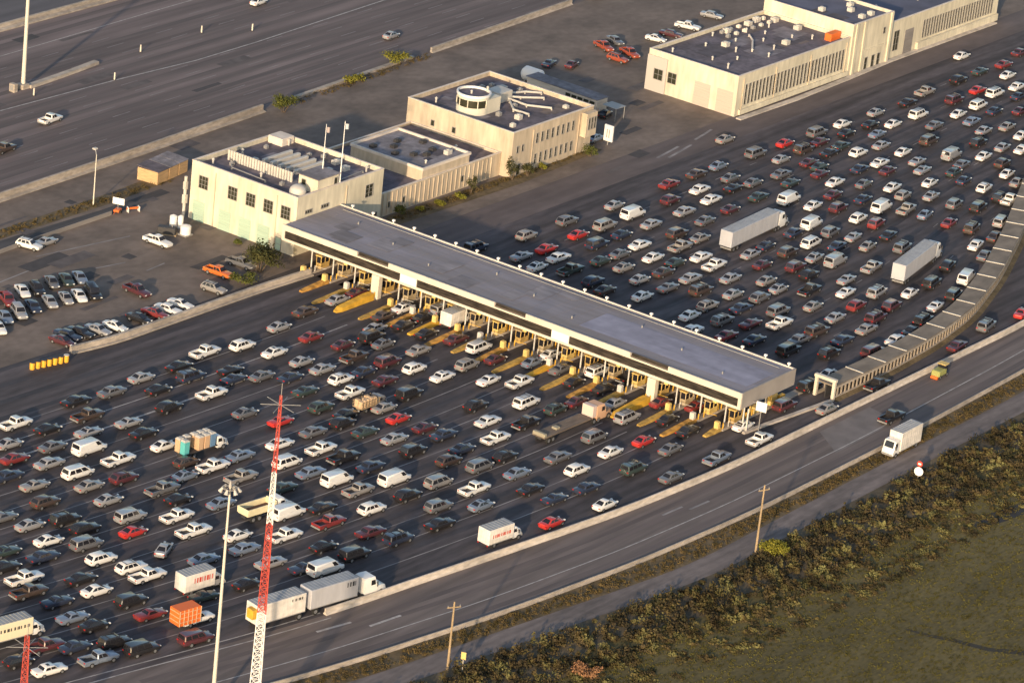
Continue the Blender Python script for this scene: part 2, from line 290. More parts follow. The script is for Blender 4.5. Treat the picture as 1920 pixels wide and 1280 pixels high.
def window(root, face, u0, u1, z0, z1, at, nx=2, nz=2, fm=None, gm=None, name='window'):
    # face 'x-' : on plane x=at looking to -X, u = y ; 'y-': plane y=at looking to -Y, u = x
    fr, pn = MB(), MB(); b = .09
    def bx(m, a, c, e, f, d0, d1):
        if face == 'x-': m.box(at - d1, at - d0, a, c, e, f)
        else: m.box(a, c, at - d1, at - d0, e, f)
    bx(fr, u0, u1, z0, z0 + b, .003, .12); bx(fr, u0, u1, z1 - b, z1, .003, .12); bx(fr, u0, u0 + b, z0 + b, z1 - b, .003, .12); bx(fr, u1 - b, u1, z0 + b, z1 - b, .003, .12)
    for i in range(1, nx): u = u0 + (u1 - u0) * i / nx; bx(fr, u - .035, u + .035, z0 + b, z1 - b, .032, .09)
    for i in range(1, nz): z = z0 + (z1 - z0) * i / nz; bx(fr, u0 + b, u1 - b, z - .03, z + .03, .031, .085)
    bx(pn, u0 + b, u1 - b, z0 + b, z1 - b, .004, .03)
    f = fr.build(name, fm or grey_m, root); pn.build('pane', gm or win_glass, f); return f
def gdoor(root, face, u0, u1, z1, at, m, name='garage_door'):
    d = MB()
    n = 7
    for i in range(n):
        a, b = z1 * i / n, z1 * (i + 1) / n - .04
        if face == 'x-': d.box(at - .06, at - .003, u0, u1, a, b)
        else: d.box(u0, u1, at - .06, at - .003, a, b)
    return d.build(name, m, root)
def vent(root, x, y, z, h=.9, r=.3, m=None):
    v = MB().tube((x, y, z), (x, y, z + h), r * .6, n=8).tube((x, y, z + h), (x, y, z + h + .25), r * 1.1, r * .3, 8); v.build('roof_vent', m or offw, root, 40)
def unit(root, x, y, z, a=1.2, b=1.2, h=.9, m=None):
    v = MB().bbox(x - a / 2, x + a / 2, y - b / 2, y + b / 2, z, z + h, .06).tube((x, y, z + h), (x, y, z + h + .12), min(a, b) * .33, n=10); v.build('air_conditioner', m or offw, root)
def duct(root, P, z, r=.22, m=None):
    v = MB()
    for a, b in zip(P, P[1:]): v.tube((a[0], a[1], z + .45), (b[0], b[1], z + .45), r, n=8)
    for a in P: v.box(a[0] - .12, a[0] + .12, a[1] - .12, a[1] + .12, z, z + .3)
    v.build('roof_duct', m or offw, root, 40)
def roof_patches(root, x0, x1, y0, y1, z, n, seed, ms, lo=1.5, hi=6):
    q = random.Random(seed)
    for i in range(n):
        a, b = lo + (hi - lo) * q.random(), lo + (hi - lo) * q.random() * .6; x, y = x0 + (x1 - x0 - a) * q.random(), y0 + (y1 - y0 - b) * q.random()
        MB().box(x, x + a, y, y + b, z + .004 + i * .004, z + .014 + i * .004).build('roof_patch', ms[i % len(ms)], root)
rp1 = mat('roof_patch_dark', (.085, .076, .09), .95, var=.2, scale=(.5, .5, .5)); rp2 = mat('roof_patch_light', (.19, .172, .19), .95, var=.25, scale=(.5, .5, .5)); rp3 = mat('roof_patch_brown', (.15, .12, .11), .95, var=.25, scale=(.5, .5, .5))
def downpipe(root, x, y, h): MB().tube((x, y, .1), (x, y, h), .09, n=6).build('downpipe', wall_tan, root)
# --- administration building at the canopy's upper end
B = thing('office_building', 'cream two storey building with five square windows at the upper canopy end', 'building')
shell(B, 1.0, 25, 48.2, 72.2, 10.8, wall_cream, roof_dk, .8)
for y in (69.3, 62.6, 58.5, 54.5, 50.6): window(B, 'x-', y - 1.05, y + 1.05, 6.2, 8.6, 1.0, 3, 3)
for y in (70.0, 64.0, 59.4, 55.2): gdoor(B, 'x-', y - 1.35, y + 1.35, 3.7, 1.0, door_green)
window(B, 'x-', 51.0, 52.4, 0.1, 2.5, 1.0, 1, 2, name='door', gm=door_green)
window(B, 'y-', 20.0, 22.2, 6.4, 8.8, 48.2, 2, 3); window(B, 'y-', 3.2, 5.2, 7.25, 8.0, 48.2, 3, 1); window(B, 'y-', 7.6, 9.8, 7.25, 8.0, 48.2, 3, 1)
window(B, 'y-', 17.2, 19.2, .1, 2.6, 48.2, 2, 2); window(B, 'y-', 22.3, 24, .1, 3.0, 48.2, 1, 2, name='door')
px = MB().box(6.8, 12.6, 48.6, 52.9, 10.0, 12.6).build('roof_cabin', wall_cream, B)
MB().box(6.6, 12.8, 48.4, 53.1, 12.6, 12.75).build('roof', roof_gr, px)
window(px, 'x-', 51.2, 52.2, 10.9, 12.0, 6.8, 1, 1); window(px, 'y-', 11.2, 12.2, 10.2, 12.1, 48.6, 1, 1, name='door')
sc = MB()
for i in range(24):
    y = 55.2 + i * .62; sc.box(7.8, 8.05, y, y + .42, 10.0, 11.9)
sc.box(8.06, 8.2, 55.2, 70, 10.3, 10.45); sc.box(8.06, 8.2, 55.2, 70, 11.4, 11.55); sc.build('roof_screen', offw, B)
dsh = MB()
for k in range(6):
    a0 = k * .26; a1 = a0 + .26
    dsh.tube((3.6, 50.4, 10.9 + 1.2 * math.sin(a0)), (3.6, 50.4, 10.9 + 1.2 * math.sin(a1)), 1.5 * math.cos(a0), 1.5 * max(.02, math.cos(a1)), 18)
dsh.tube((3.6, 50.4, 10), (3.6, 50.4, 10.95), 1.5, n=18); dsh.build('radome', offw, B, 50)
for y in (64.5, 62.7, 60.9, 59.1, 57.3): MB().bbox(11.5, 19.5, y, y + .7, 10.0, 10.75, .08).build('roof_duct', offw, B)
for x, y in ((14.2, 55), (17, 54.5), (20.5, 53.4), (21.8, 56.5), (10.4, 66)): unit(B, x, y, 10, 1.6, 1.1, .8)
for x, y in ((4.0, 70), (5.2, 60), (22.5, 68), (12, 70), (23, 50.6)): vent(B, x, y, 10, .9)
MB().bbox(20.8, 24.2, 68.2, 71.5, 10.0, 11.4).build('air_conditioner', coping_m, B)
MB().tube((.55, 73.0, 0), (.55, 73.0, 7.6), .28, n=10).box(.2, .9, 72.6, 73.3, 2.6, 4.2).box(.25, .85, 72.7, 73.3, 5.2, 6.6).build('vent_stack', offw, B)
roof_patches(B, 1.5, 24, 49, 71.5, 10.0, 9, 1, (rp1, rp2, rp3)); downpipe(B, .88, 66.6, 10); downpipe(B, .88, 52.6, 10); downpipe(B, 14.5, 48.08, 10)
for x, y in ((5.5, 55.5), (9.5, 57), (21, 62), (18, 69.5), (13.5, 52), (22.5, 60), (6.2, 67.5)): unit(B, x, y, 10, .8, .7, .6, grey_m)
duct(B, [(4, 58), (4.4, 66), (9, 70.5)], 10, .1, grey_m); duct(B, [(14, 50), (22, 50.5)], 10, .1, grey_m)
# --- annex
A = thing('annex_building', 'low flat roofed annex with a raised grey roof block between the two cream buildings', 'building')
shell(A, 25.03, 64.2, 50.6, 72.0, 4.5, wall_tan, roof_dk, .5)
for x in (30, 34.5, 52): window(A, 'y-', x, x + .9, 1.4, 2.6, 50.6, 1, 1)
rs = MB()
for i in range(26): rs.box(27.4 + i * 1.35, 27.55 + i * 1.35, 50.45, 50.597, .3, 4.2)
rs.build('wall_rib', wall_tan, A)
pb = MB().box(40.5, 54.6, 50.95, 67.6, 4.0, 6.1).build('roof_block', wall_tan, A)
rp = MB(); rp.box(40.3, 40.7, 50.75, 67.8, 6.1, 6.6); rp.box(54.4, 54.8, 50.75, 67.8, 6.1, 6.6); rp.box(40.7, 54.4, 50.75, 51.15, 6.1, 6.6); rp.box(40.7, 54.4, 67.4, 67.8, 6.1, 6.6); rp.build('parapet', coping_m, pb)
MB().box(40.71, 54.39, 51.16, 67.39, 6.1, 6.16).build('roof', roof_gr, pb)
for x, y in ((43, 64.5), (46, 62), (45.5, 57), (47.5, 55.5), (49, 63.5), (50.5, 56.5), (43.2, 59.5), (52.4, 60.2)): unit(pb, x, y, 6.16, 1.3, 1.0, .6, dark_m)
unit(pb, 51.4, 53.6, 6.16, 1.5, 1.0, .8); vent(pb, 44, 53, 6.16, .5)
for x, y in ((30, 66), (35, 60), (60, 58), (28.5, 54)): vent(A, x, y, 4.0, .6)
MB().bbox(26.2, 28.0, 51.0, 52.4, 4.0, 5.1).build('air_conditioner', offw, A)
roof_patches(A, 26, 40, 51, 71, 4.0, 4, 2, (rp1, rp3)); roof_patches(A, 55.2, 63.5, 51, 71, 4.0, 3, 3, (rp3, rp2)); roof_patches(pb, 41, 54, 51.4, 67, 6.16, 6, 4, (rp1, rp2), 1, 4)
# --- lookout building
L = thing('lookout_building', 'tan two storey building with a rounded lookout tower and white ducts on its roof', 'building')
shell(L, 64.3, 90, 48.3, 73.2, 8.9, wall_tan, roof_dk, .8)
for i in range(8):
    x = 71.6 + i * 1.65
    window(L, 'y-', x, x + .75, 5.3, 7.3, 48.3, 1, 2); window(L, 'y-', x, x + .75, 1.2, 3.2, 48.3, 1, 2)
for x in (65.6, 67.2): window(L, 'y-', x, x + .7, 4.6, 6.0, 48.3, 1, 1)
window(L, 'y-', 66.2, 67.4, .1, 2.3, 48.3, 1, 2, name='door')
for y in (66.5, 61.5): window(L, 'x-', y, y + .9, 5.0, 6.2, 64.3, 1, 1)
bay = MB().box(86.2, 89.6, 47.0, 48.28, 3.6, 8.3).build('bay', wall_tan, L); 
for i in range(3): window(bay, 'y-', 86.7 + i * .95, 87.4 + i * .95, 5.0, 7.4, 47.0, 1, 2)
cyl = MB(); n = 20; cx_, cy_, rr = 70.2, 62.4, 3.15
cyl.tube((cx_, cy_, 8.1), (cx_, cy_, 9.5), rr, n=n); cyl.tube((cx_, cy_, 10.95), (cx_, cy_, 11.5), rr, n=n); cyl.box(cx_, cx_ + 4.5, cy_ - 3.1, cy_ + 2.8, 8.1, 10.9)
lk = cyl.build('lookout', wall_white, L, 35)
MB().tube((cx_, cy_, 9.5), (cx_, cy_, 10.95), rr - .12, n=n).build('lookout_glass', win_glass, lk, 35)
ml = MB()
for i in range(10):
    a = 2 * math.pi * i / 10 + .3; ml.tube((cx_ + (rr - .05) * math.cos(a), cy_ + (rr - .05) * math.sin(a), 9.5), (cx_ + (rr - .05) * math.cos(a), cy_ + (rr - .05) * math.sin(a), 10.95), .1, n=6)
ml.build('mullion', wall_white, lk)
rimr = []
for i in range(n + 1):
    a = 2 * math.pi * i / n; rimr.append([(cx_ + r_ * math.cos(a), cy_ + r_ * math.sin(a), z_) for r_, z_ in ((rr + .15, 11.5), (rr + .15, 11.95), (rr - .15, 11.95), (rr - .15, 11.5))])
MB().loft(rimr, False).build('parapet', white_m, lk, 40)
MB().tube((cx_, cy_, 11.5), (cx_, cy_, 11.54), rr - .16, n=n).build('roof', roof_dk, lk)
vent(lk, cx_ - .5, cy_ + .2, 11.5, .5); vent(lk, cx_ + 2.6, cy_ - 1.2, 11.5, 1.0)
duct(L, [(80.5, 63.5), (83, 60.5), (86.5, 57.5)], 8.15); duct(L, [(80.5, 62), (80.2, 57), (82.8, 53)], 8.15); duct(L, [(79.5, 60.5), (76, 57), (76.2, 53.5)], 8.15); duct(L, [(81.5, 64), (86.5, 62), (88.6, 59.6)], 8.15)
MB().bbox(77.6, 81.6, 61.5, 65.0, 8.1, 10.1).build('air_conditioner', offw, L); unit(L, 83.8, 65.5, 8.1, 1.6, 1.4, 1.2); unit(L, 73.5, 54, 8.1); unit(L, 86.3, 52.2, 8.1, 1, 1, .6); vent(L, 75.5, 68.5, 8.1); vent(L, 68.2, 69.5, 8.1)
roof_patches(L, 65, 89, 49, 72.5, 8.1, 8, 5, (rp1, rp2, rp3)); downpipe(L, 70.6, 48.18, 8.2); downpipe(L, 85.4, 48.18, 8.2)
for x, y in ((76, 61), (78.4, 58.6), (84.5, 68.5), (74.6, 65.8), (82, 69), (69, 52), (72, 57.5), (86.8, 63.5)): unit(L, x, y, 8.1, 1.0, .9, .7, (grey_m, offw)[int(x) % 2])
# --- long building upper right (three blocks)
G = thing('garage_building', 'long cream flat roofed building with two shutter doors and tall window strips', 'building')
shell(G, 130.2, 172.3, 41.5, 63.0, 8.4, wall_cream, roof_dk, .7)
w2, r2 = shell(G, 172.33, 188.2, 41.2, 63.2, 11.0, wall_cream, mat('roof_blue', (.10, .105, .15), .95, var=.2, scale=(.15, .2, .2)), .6)
shell(G, 188.23, 235, 41.8, 60.0, 8.2, wall_cream, mat('roof_blue', (.1, .1, .1)), .6)
for i in range(29):
    x = 133.0 + i * 1.3; window(G, 'y-', x, x + .78, 1.9, 6.2, 41.5, 1, 3)
for i in range(27):
    x = 202.6 + i * 1.12; window(G, 'y-', x, x + .72, 2.2, 6.2, 41.8, 1, 3)
window(G, 'y-', 190.6, 192.8, 1.6, 6.0, 41.8, 2, 3); gdoor(G, 'y-', 195.3, 198.8, 5.4, 41.8, conc_gr, 'shutter_door')
MB().box(131.5, 172.2, 41.05, 41.49, .2, 1.2).build('wall_ledge', wall_cream, G)
MB().box(200.5, 234.8, 41.2, 41.79, .2, 1.7).build('wall_ledge', wall_cream, G)
window(G, 'y-', 184.6, 185.6, 6.8, 8.2, 41.2, 1, 2)
pm = MB()
for x in (173.4, 176.6, 187.2): pm.box(x, x + .8, 40.95, 41.197, 0, 11.0)
pm.box(177.6, 186.8, 41.05, 41.197, 4.2, 4.6); pm.build('pilaster', wall_cream, G)
for x in (178.4, 181.2, 183.4): window(G, 'y-', x, x + 1.3, .1, 2.8, 41.2, 1, 2)
window(G, 'x-', 59.0, 61.2, 2.6, 4.9, 129.9, 2, 2); window(G, 'x-', 55.9, 58.0, 2.6, 4.9, 130.2, 2, 2)
for y in (49.6, 44.2): gdoor(G, 'x-', y - 1.9, y + 1.9, 4.9, 130.2, door_pink, 'shutter_door')
bd = MB().box(129.9, 130.197, 58.3, 63.05, 0, 7.3).build('wall_panel', mat('panel_grey', (.46, .42, .38), .9), G)
for x, y in ((134, 60), (136.5, 52), (134.6, 47), (141, 49), (145, 52), (148, 46), (151, 56), (153, 48), (156, 52.5), (158, 58), (160.5, 55), (163, 50), (166, 47), (165, 57), (143, 58), (150, 61)): vent(G, x, y, 7.7, .5 + random.random() * .7, .3)
for x, y in ((146.5, 55.5), (158.3, 48.5), (162.5, 60.5), (166.5, 61), (169.5, 58.5), (169, 52.5), (154.5, 60.5)): unit(G, x, y, 7.7, 1.5, 1.3, .9)
duct(G, [(148, 50), (153.5, 53.5), (156, 56)], 7.7, .2, coping_m)
MB().bbox(167.8, 171.6, 43.6, 45.2, 7.7, 9.2, .1).build('roof_tank', orange_m, G)
for x, y in ((180, 44), (183.5, 44), (182, 48), (177, 52), (185, 50)): unit(G, x, y, 10.4, 1.3, 1.2, .8)
for x, y in ((196, 50), (210, 48), (224, 47)): vent(G, x, y, 7.6)
roof_patches(G, 131, 171.5, 42.2, 62.3, 7.7, 12, 6, (rp2, rp3, rp1), 2, 9); roof_patches(G, 173, 187.5, 42, 62, 10.4, 4, 7, (rp2, rp1), 2, 6)
for x in (132.2, 144.1, 157.1, 170.9): downpipe(G, x, 41.38, 7.6)
for i in range(12): unit(G, 152 + (i % 6) * 3.1 + (i // 6) * 1.2, 58.5 + (i // 6) * 2.3, 7.7, .9, .8, .6, (grey_m, offw, coping_m)[i % 3])
# --- small service structures
K = thing('office_trailer', 'long low grey trailer office with a dark window band, right of the lookout building', 'trailer', (110, 66, 0), R(-92))
MB().bbox(-11, 6.5, -1.8, 1.8, .5, 3.0, .1).build('body', mat('trailer_wall', (.55, .50, .44), .8, var=.1, scale=(.5, .5, 2)), K)
MB().box(-11.2, 6.7, -2.0, 2.0, 3.0, 3.12).build('roof', roof_gr, K); MB().box(-10.8, 6.3, -1.6, 1.6, 0, .5).build('skirt', dark_m, K)
for i in range(5): MB().box(6.0 - i * 1.5 - 1.2, 6.0 - i * 1.5, -1.86, -1.803, 1.4, 2.5).build('window', win_glass, K)
MB().box(8.0, 11.5, -2.0, 1.2, 2.6, 2.7).tube((11.3, -1.8, 0), (11.3, -1.8, 2.6), .08).tube((11.3, 1.0, 0), (11.3, 1.0, 2.6), .08).build('awning', grey_m, K)
K = thing('storage_tank', 'rounded white tank beside the upper end of the trailer office', 'tank', (114, 79.0, 0))
MB().tube((0, -1.4, 1.5), (0, 2.2, 1.5), 1.5, n=16).tube((0, 2.2, 1.5), (0, 2.8, 1.5), 1.5, .9, 16).tube((0, -1.4, 1.5), (0, -1.9, 1.5), 1.5, .9, 16).build('tank_body', white_m, K, 40)
for y in (-.8, 1.4): MB().box(-1.1, 1.1, y, y + .4, 0, .7).build('saddle', grey_m, K)
K = thing('storage_shed', 'small open sheds with tan plank walls beside the service road', 'shed', (13.4, 89.4, 0), R(8)); K.scale = (.8, .75, .9)
for i, (x0, x1) in enumerate(((-6, -1.6), (-1.2, 2.4), (2.8, 6.4))):
    MB().box(x0, x1, -3.0, -2.85, 0, 2.6).box(x0, x0 + .15, -2.84, 2.8, 0, 2.6).box(x1 - .15, x1, -2.84, 2.8, 0, 2.6).build('plank_wall', mat('plank', (.50, .33, .17), .9, var=.15, scale=(.5, .5, 6)), K)
    MB().add([(x0 - .1, -3.2, 2.62), (x1 + .1, -3.2, 2.62), (x1 + .1, 3.0, 3.0), (x0 - .1, 3.0, 3.0), (x0 - .1, -3.2, 2.74), (x1 + .1, -3.2, 2.74), (x1 + .1, 3.0, 3.12), (x0 - .1, 3.0, 3.12)], [(0, 3, 2, 1), (4, 5, 6, 7), (0, 1, 5, 4), (1, 2, 6, 5), (2, 3, 7, 6), (3, 0, 4, 7)]).build('roof', roof_gr if i else roof_dk, K)
def tank(x, y, h, r, lab):
    K = thing('water_tank', lab, 'tank', (x, y, 0), 0, 'white tanks by the office building')
    MB().tube((0, 0, .25), (0, 0, h), r, n=16).tube((0, 0, h), (0, 0, h + .25), r, r * .3, 16).build('tank_body', white_m, K, 40)
    MB().box(-r, r, -r, r, 0, .25).build('base', grey_m, K)
tank(-5.2, 70.4, 2.3, .65, 'taller white upright tank near the left corner of the cream office building'); tank(-4.4, 69.4, 2.3, .5, 'slim white upright tank touching the taller white tank'); tank(-6, 66.8, 1.7, .95, 'short wide white tank in front of the green garage doors')
K = thing('generator', 'dark generator on a pallet below the white tanks', 'generator', (-8.2, 69.2, 0), R(-60)); MB().bbox(-1.6, 1.6, -.7, .7, .2, 1.4, .1).build('body', dark_m, K); MB().box(-1.8, 1.8, -.8, .8, 0, .2).build('pallet', wood_m, K); MB().tube((.9, 0, 1.4), (.9, 0, 1.9), .08).build('exhaust', grey_m, K)
K = thing('arrow_board', 'small trailer mounted arrow sign with white panel and orange frame', 'sign trailer', (-7.1, 81.6, 0), R(200))
MB().bbox(-.15, .0, -1.1, 1.1, 1.5, 2.7, .03).build('sign_panel', white_m, K); MB().box(-.6, .9, -.5, .5, .35, .7).tube((.9, 0, .5), (2.0, 0, .4), .05).build('trailer_frame', orange_m, K)
MB().tube((0.05, 0, .7), (0.05, 0, 1.6), .06).build('post', grey_m, K)
for y in (-.65, .65): MB().tube((.1, y - .08, .3), (.1, y + .08, .3), .3, n=12).build('wheel', black_m, K)
K = thing('barricade', 'orange and white barricade lying beside the arrow sign trailer', 'barricade', (-4.6, 80.2, 0), R(-25)); MB().box(-1.3, 1.3, -.05, .05, .5, .85).build('board', orange_m, K); MB().box(-1.1, -1.0, -.4, .4, 0, .95).box(1.0, 1.1, -.4, .4, 0, .95).build('leg', white_m, K)
for i in range(7):
    t = i / 6; x = -70.3 + 6.4 * t; y = 43.0 - 1.4 * t
    K = thing('crash_barrel', ('leftmost', 'second from left', 'third from left', 'middle', 'third from right', 'second from right', 'white lidded rightmost')[i] + ' yellow crash barrel at the left end of the parking wall', 'barrel', (x, y, 0), 0, 'yellow crash barrels')
    MB().tube((0, 0, 0), (0, 0, .55), .40, .44, 14).tube((0, 0, .55), (0, 0, 1.15), .44, .42, 14).build('barrel_body', mat('barrel_yellow', (.72, .38, .04), .5), K, 40)
    MB().tube((0, 0, 1.15), (0, 0, 1.22), .46, n=14).build('lid', offw if i == 6 else dark_m, K, 40)
K = thing('information_sign', 'white lit sign board on a post right of the lookout building', 'sign', (95.3, 47.7, 0)); MB().bbox(-.2, .2, -1.0, 1.0, .8, 4.0, .05).build('sign_panel', white_m, K); MB().box(-.24, -.203, -.35, -.15, 1.5, 3.2).box(-.24, -.203, .15, .35, 1.5, 3.2).build('marking', grey_m, K); MB().tube((0, 0, 0), (0, 0, .8), .12).build('post', grey_m, K)
K = thing('warning_sign', 'small red and white sign on a post at the edge of the scrub', 'sign', (3.5, -76.9, 0), R(10))
MB().tube((0, 0, 0), (0, 0, 3.4), .06).build('post', grey_m, K); MB().tube((-.1, 0, 2.0), (-.04, 0, 2.0), .75, n=16).build('disc', white_m, K); MB().tube((-.1, 0, 3.3), (-.04, 0, 3.3), .5, n=8).build('red_panel', red_m, K); MB().box(-.13, -.101, -.25, .25, 3.15, 3.45).build('marking', white_m, K)
K = thing('yellow_sign', 'small yellow sign on a post beside the lower wooden pole', 'sign', (-102.3, -67.2, 0), R(20)); MB().tube((0, 0, 0), (0, 0, 2.9), .06).build('post', pole_m, K); MB().box(-.1, -.05, -.35, .35, 1.9, 3.0).build('sign_panel', cream_y, K)
for (x, y), l in (((82.9, 139.8), 'pale marker post standing alone on the freeway, farthest from the tall lamp pole'),
                  ((92.5, 134.5), 'faint pinkish marker post on the freeway right of the lone pale post'),
                  ((63.5, 139.0), 'short yellowish marker post on the freeway between the pale strip and the lone pale post'),
                  ((46.5, 130.6), 'marker post standing on the white freeway edge line'),
                  ((27.0, 133.6), 'marker post just below the tall freeway lamp pole')):
    K = thing('marker_post', l, 'post', (x, y, 0), 0, 'marker posts on the freeway')
    MB().tube((0, 0, .08), (0, 0, 1.5), .16, .14, 8).build('post', pole_m, K); MB().tube((0, 0, 0), (0, 0, .08), .35, n=8).build('base', dark_m, K)
# ---------------------------------------------------------------- toll canopy
T = thing('toll_canopy', 'long grey roofed toll plaza canopy with cream front fascia spanning all lanes', 'toll canopy')
X0, X1, Y0, Y1, ZR, ZB = -2.9, 13.2, -47.0, 48.0, 7.0, 4.15
MB().box(X0 + .35, X1 - .25, Y0 + .3, Y1, 6.45, 6.8).build('roof_deck', canopy_roof, T)
sm_ = MB()
for i in range(39): y = -45.9 + i * 2.4; sm_.box(X0 + .4, X1 - .3, y, y + .06, 6.8, 6.83)
sm_.build('roof_seam', canopy_roof, T)
NOT = [(24.8, 31.6), (-4.1, 2.4), (-32.7, -25.2)]
MB().box(.5, 8.6, -45.6, -12.5, 6.834, 6.84).build('roof_patch', mat('canopy_patch', (.25, .25, .32), .9, var=.14, scale=(.5, .06, 1), var2=.12, scale2=(.5, .5, 1)), T)
roof_patches(T, X0 + .6, X1 - .6, -10, 46, 6.834, 10, 9, (mat('canopy_stain', (.17, .16, .175), .9, var=.2, scale=(.6, .2, 1)), mat('canopy_stain_light', (.235, .22, .24), .9, var=.2, scale=(.6, .2, 1))), 2.5, 7)
MB().tube((11.2, -45, 7.0), (11.2, 46, 7.0), .07, n=5).build('conduit', grey_m, T)
for i in range(9): MB().tube((2 + (i % 3) * 3, -40 + i * 10, 6.83), (2 + (i % 3) * 3, -40 + i * 10, 7.25), .14, n=8).build('roof_drain', grey_m, T)
up = MB(); y = Y1
for a, b in reversed(sorted([(n0, n1) for n0, n1 in NOT])):
    up.box(X0, X0 + .34, b, y, 6.0, ZR); up.box(X0, X0 + .34, a, b, 6.0, 6.25); y = a
up.box(X0, X0 + .34, Y0, y, 6.0, ZR); up.build('upper_fascia', fascia_m, T)
MB().box(X0 - .02, X0 + .34, Y0, Y1, ZB, 4.6).build('lower_fascia', fascia_m, T)
WB = [(18.6, 22.1), (-13.1, -9.6)]
for a, b in ((22.1, 47.4), (-9.6, 18.6), (-46.4, -13.1)): MB().box(X0 + .12, X0 + .3, a + .01, b - .01, 4.6, 6.0).build('sign_band', band_m, T)
for a, b in WB: MB().box(X0 - .06, X0 + .3, a, b, 4.6, 6.0).build('white_panel', white_m, T)
MB().box(X0, X0 + .34, 47.4, Y1, 4.6, 6.0).box(X0, X0 + .34, Y0, -46.4, 4.6, 6.0).build('fascia_end', fascia_m, T)
for a, b in NOT:
    g_ = MB().box(X0 + .35, X0 + .75, a + .1, b - .1, 6.3, 6.9).build('message_sign', mat('sign_brown', (.13, .10, .075), .7), T)
    MB().box(X0 + .335, X0 + .349, a + .25, b - .25, 6.4, 6.9).build('sign_face', band_m, g_)
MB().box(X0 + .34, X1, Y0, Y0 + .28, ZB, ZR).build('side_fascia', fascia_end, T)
MB().box(X1 - .28, X1, Y0 + .28, Y1, ZB + .3, ZR).build('rear_fascia', coping_m, T)
MB().box(X0 + .35, X1 - .3, Y0 + .3, Y1, 4.35, 4.5).build('ceiling', cream_y, T)
for k in range(21):
    yy = 45.4 - 4.55 * k
    MB().tube((X1 - .12, yy, 7.0), (X1 - .12, yy, 7.35), .09).bbox(X1 - .3, X1 + .15, yy - .25, yy + .25, 7.3, 7.6, .06).build('floodlight', white_m, T)
for k, y in enumerate(ISL):
    big = k in (4, 16)
    if k == 0: continue
    if big:
        MB().bbox(X0 - .35, X0 + .75, y - 1.0, y + .6, 0, 4.14, .06).build('pillar', fascia_m, T)
        MB().box(9.6, 10.6, y - .6, y + .6, 0, 4.34).build('pillar', fascia_m, T)
    else:
        MB().tube((X0 + .5, y, .3), (X0 + .5, y, 4.14), .13, n=10).build('column', offw, T, 40)
        MB().tube((9.8, y, .3), (9.8, y, 4.34), .15, n=10).build('column', offw, T, 40)
for yy in (-47.6, -46.8): MB().tube((-1.2, yy, 0), (-1.2, yy, 4.14), .14, n=8).build('column', offw, T, 40)
K = thing('hanging_sign', 'small white square sign at the lower right corner of the toll canopy', 'sign', (1.0, -48.6, 3.4), R(12)); MB().bbox(-.1, .1, -.9, .9, 0, 1.6, .03).build('sign_panel', white_m, K); MB().tube((0, .9, 1.3), (0, 1.6, 1.2), .06).tube((0, 0, -3.4), (0, 0, 0), .08).build('bracket', grey_m, K)
ORD = ['first', 'second', 'third', 'fourth', 'fifth', 'sixth', 'seventh', 'eighth', 'ninth', 'tenth', 'eleventh', 'twelfth', 'thirteenth', 'fourteenth', 'fifteenth', 'sixteenth', 'seventeenth', 'eighteenth', 'nineteenth', 'twentieth']
rr_ = random.Random(3)
BOL = MB().tube((0, 0, 0), (0, 0, 1.0), .11, n=8).data('bollard', 40); BOL.materials.append(yellow_m)
booth_g = mat('booth_gold', (.50, .33, .11), .7, var=.2, scale=(.8, .8, .8)); booth_t = mat('booth_tan', (.46, .36, .22), .7, var=.2, scale=(.8, .8, .8))
yellow_w = mat('yellow_shaded', (.40, .25, .06), .8, var=.35, scale=(1.2, 1.2, 1.2)); yellow_o = mat('yellow_shaded_warm', (.46, .24, .05), .8, var=.4, scale=(1, 1, 1))  # dimmer yellows: shade on some island noses put into the colour
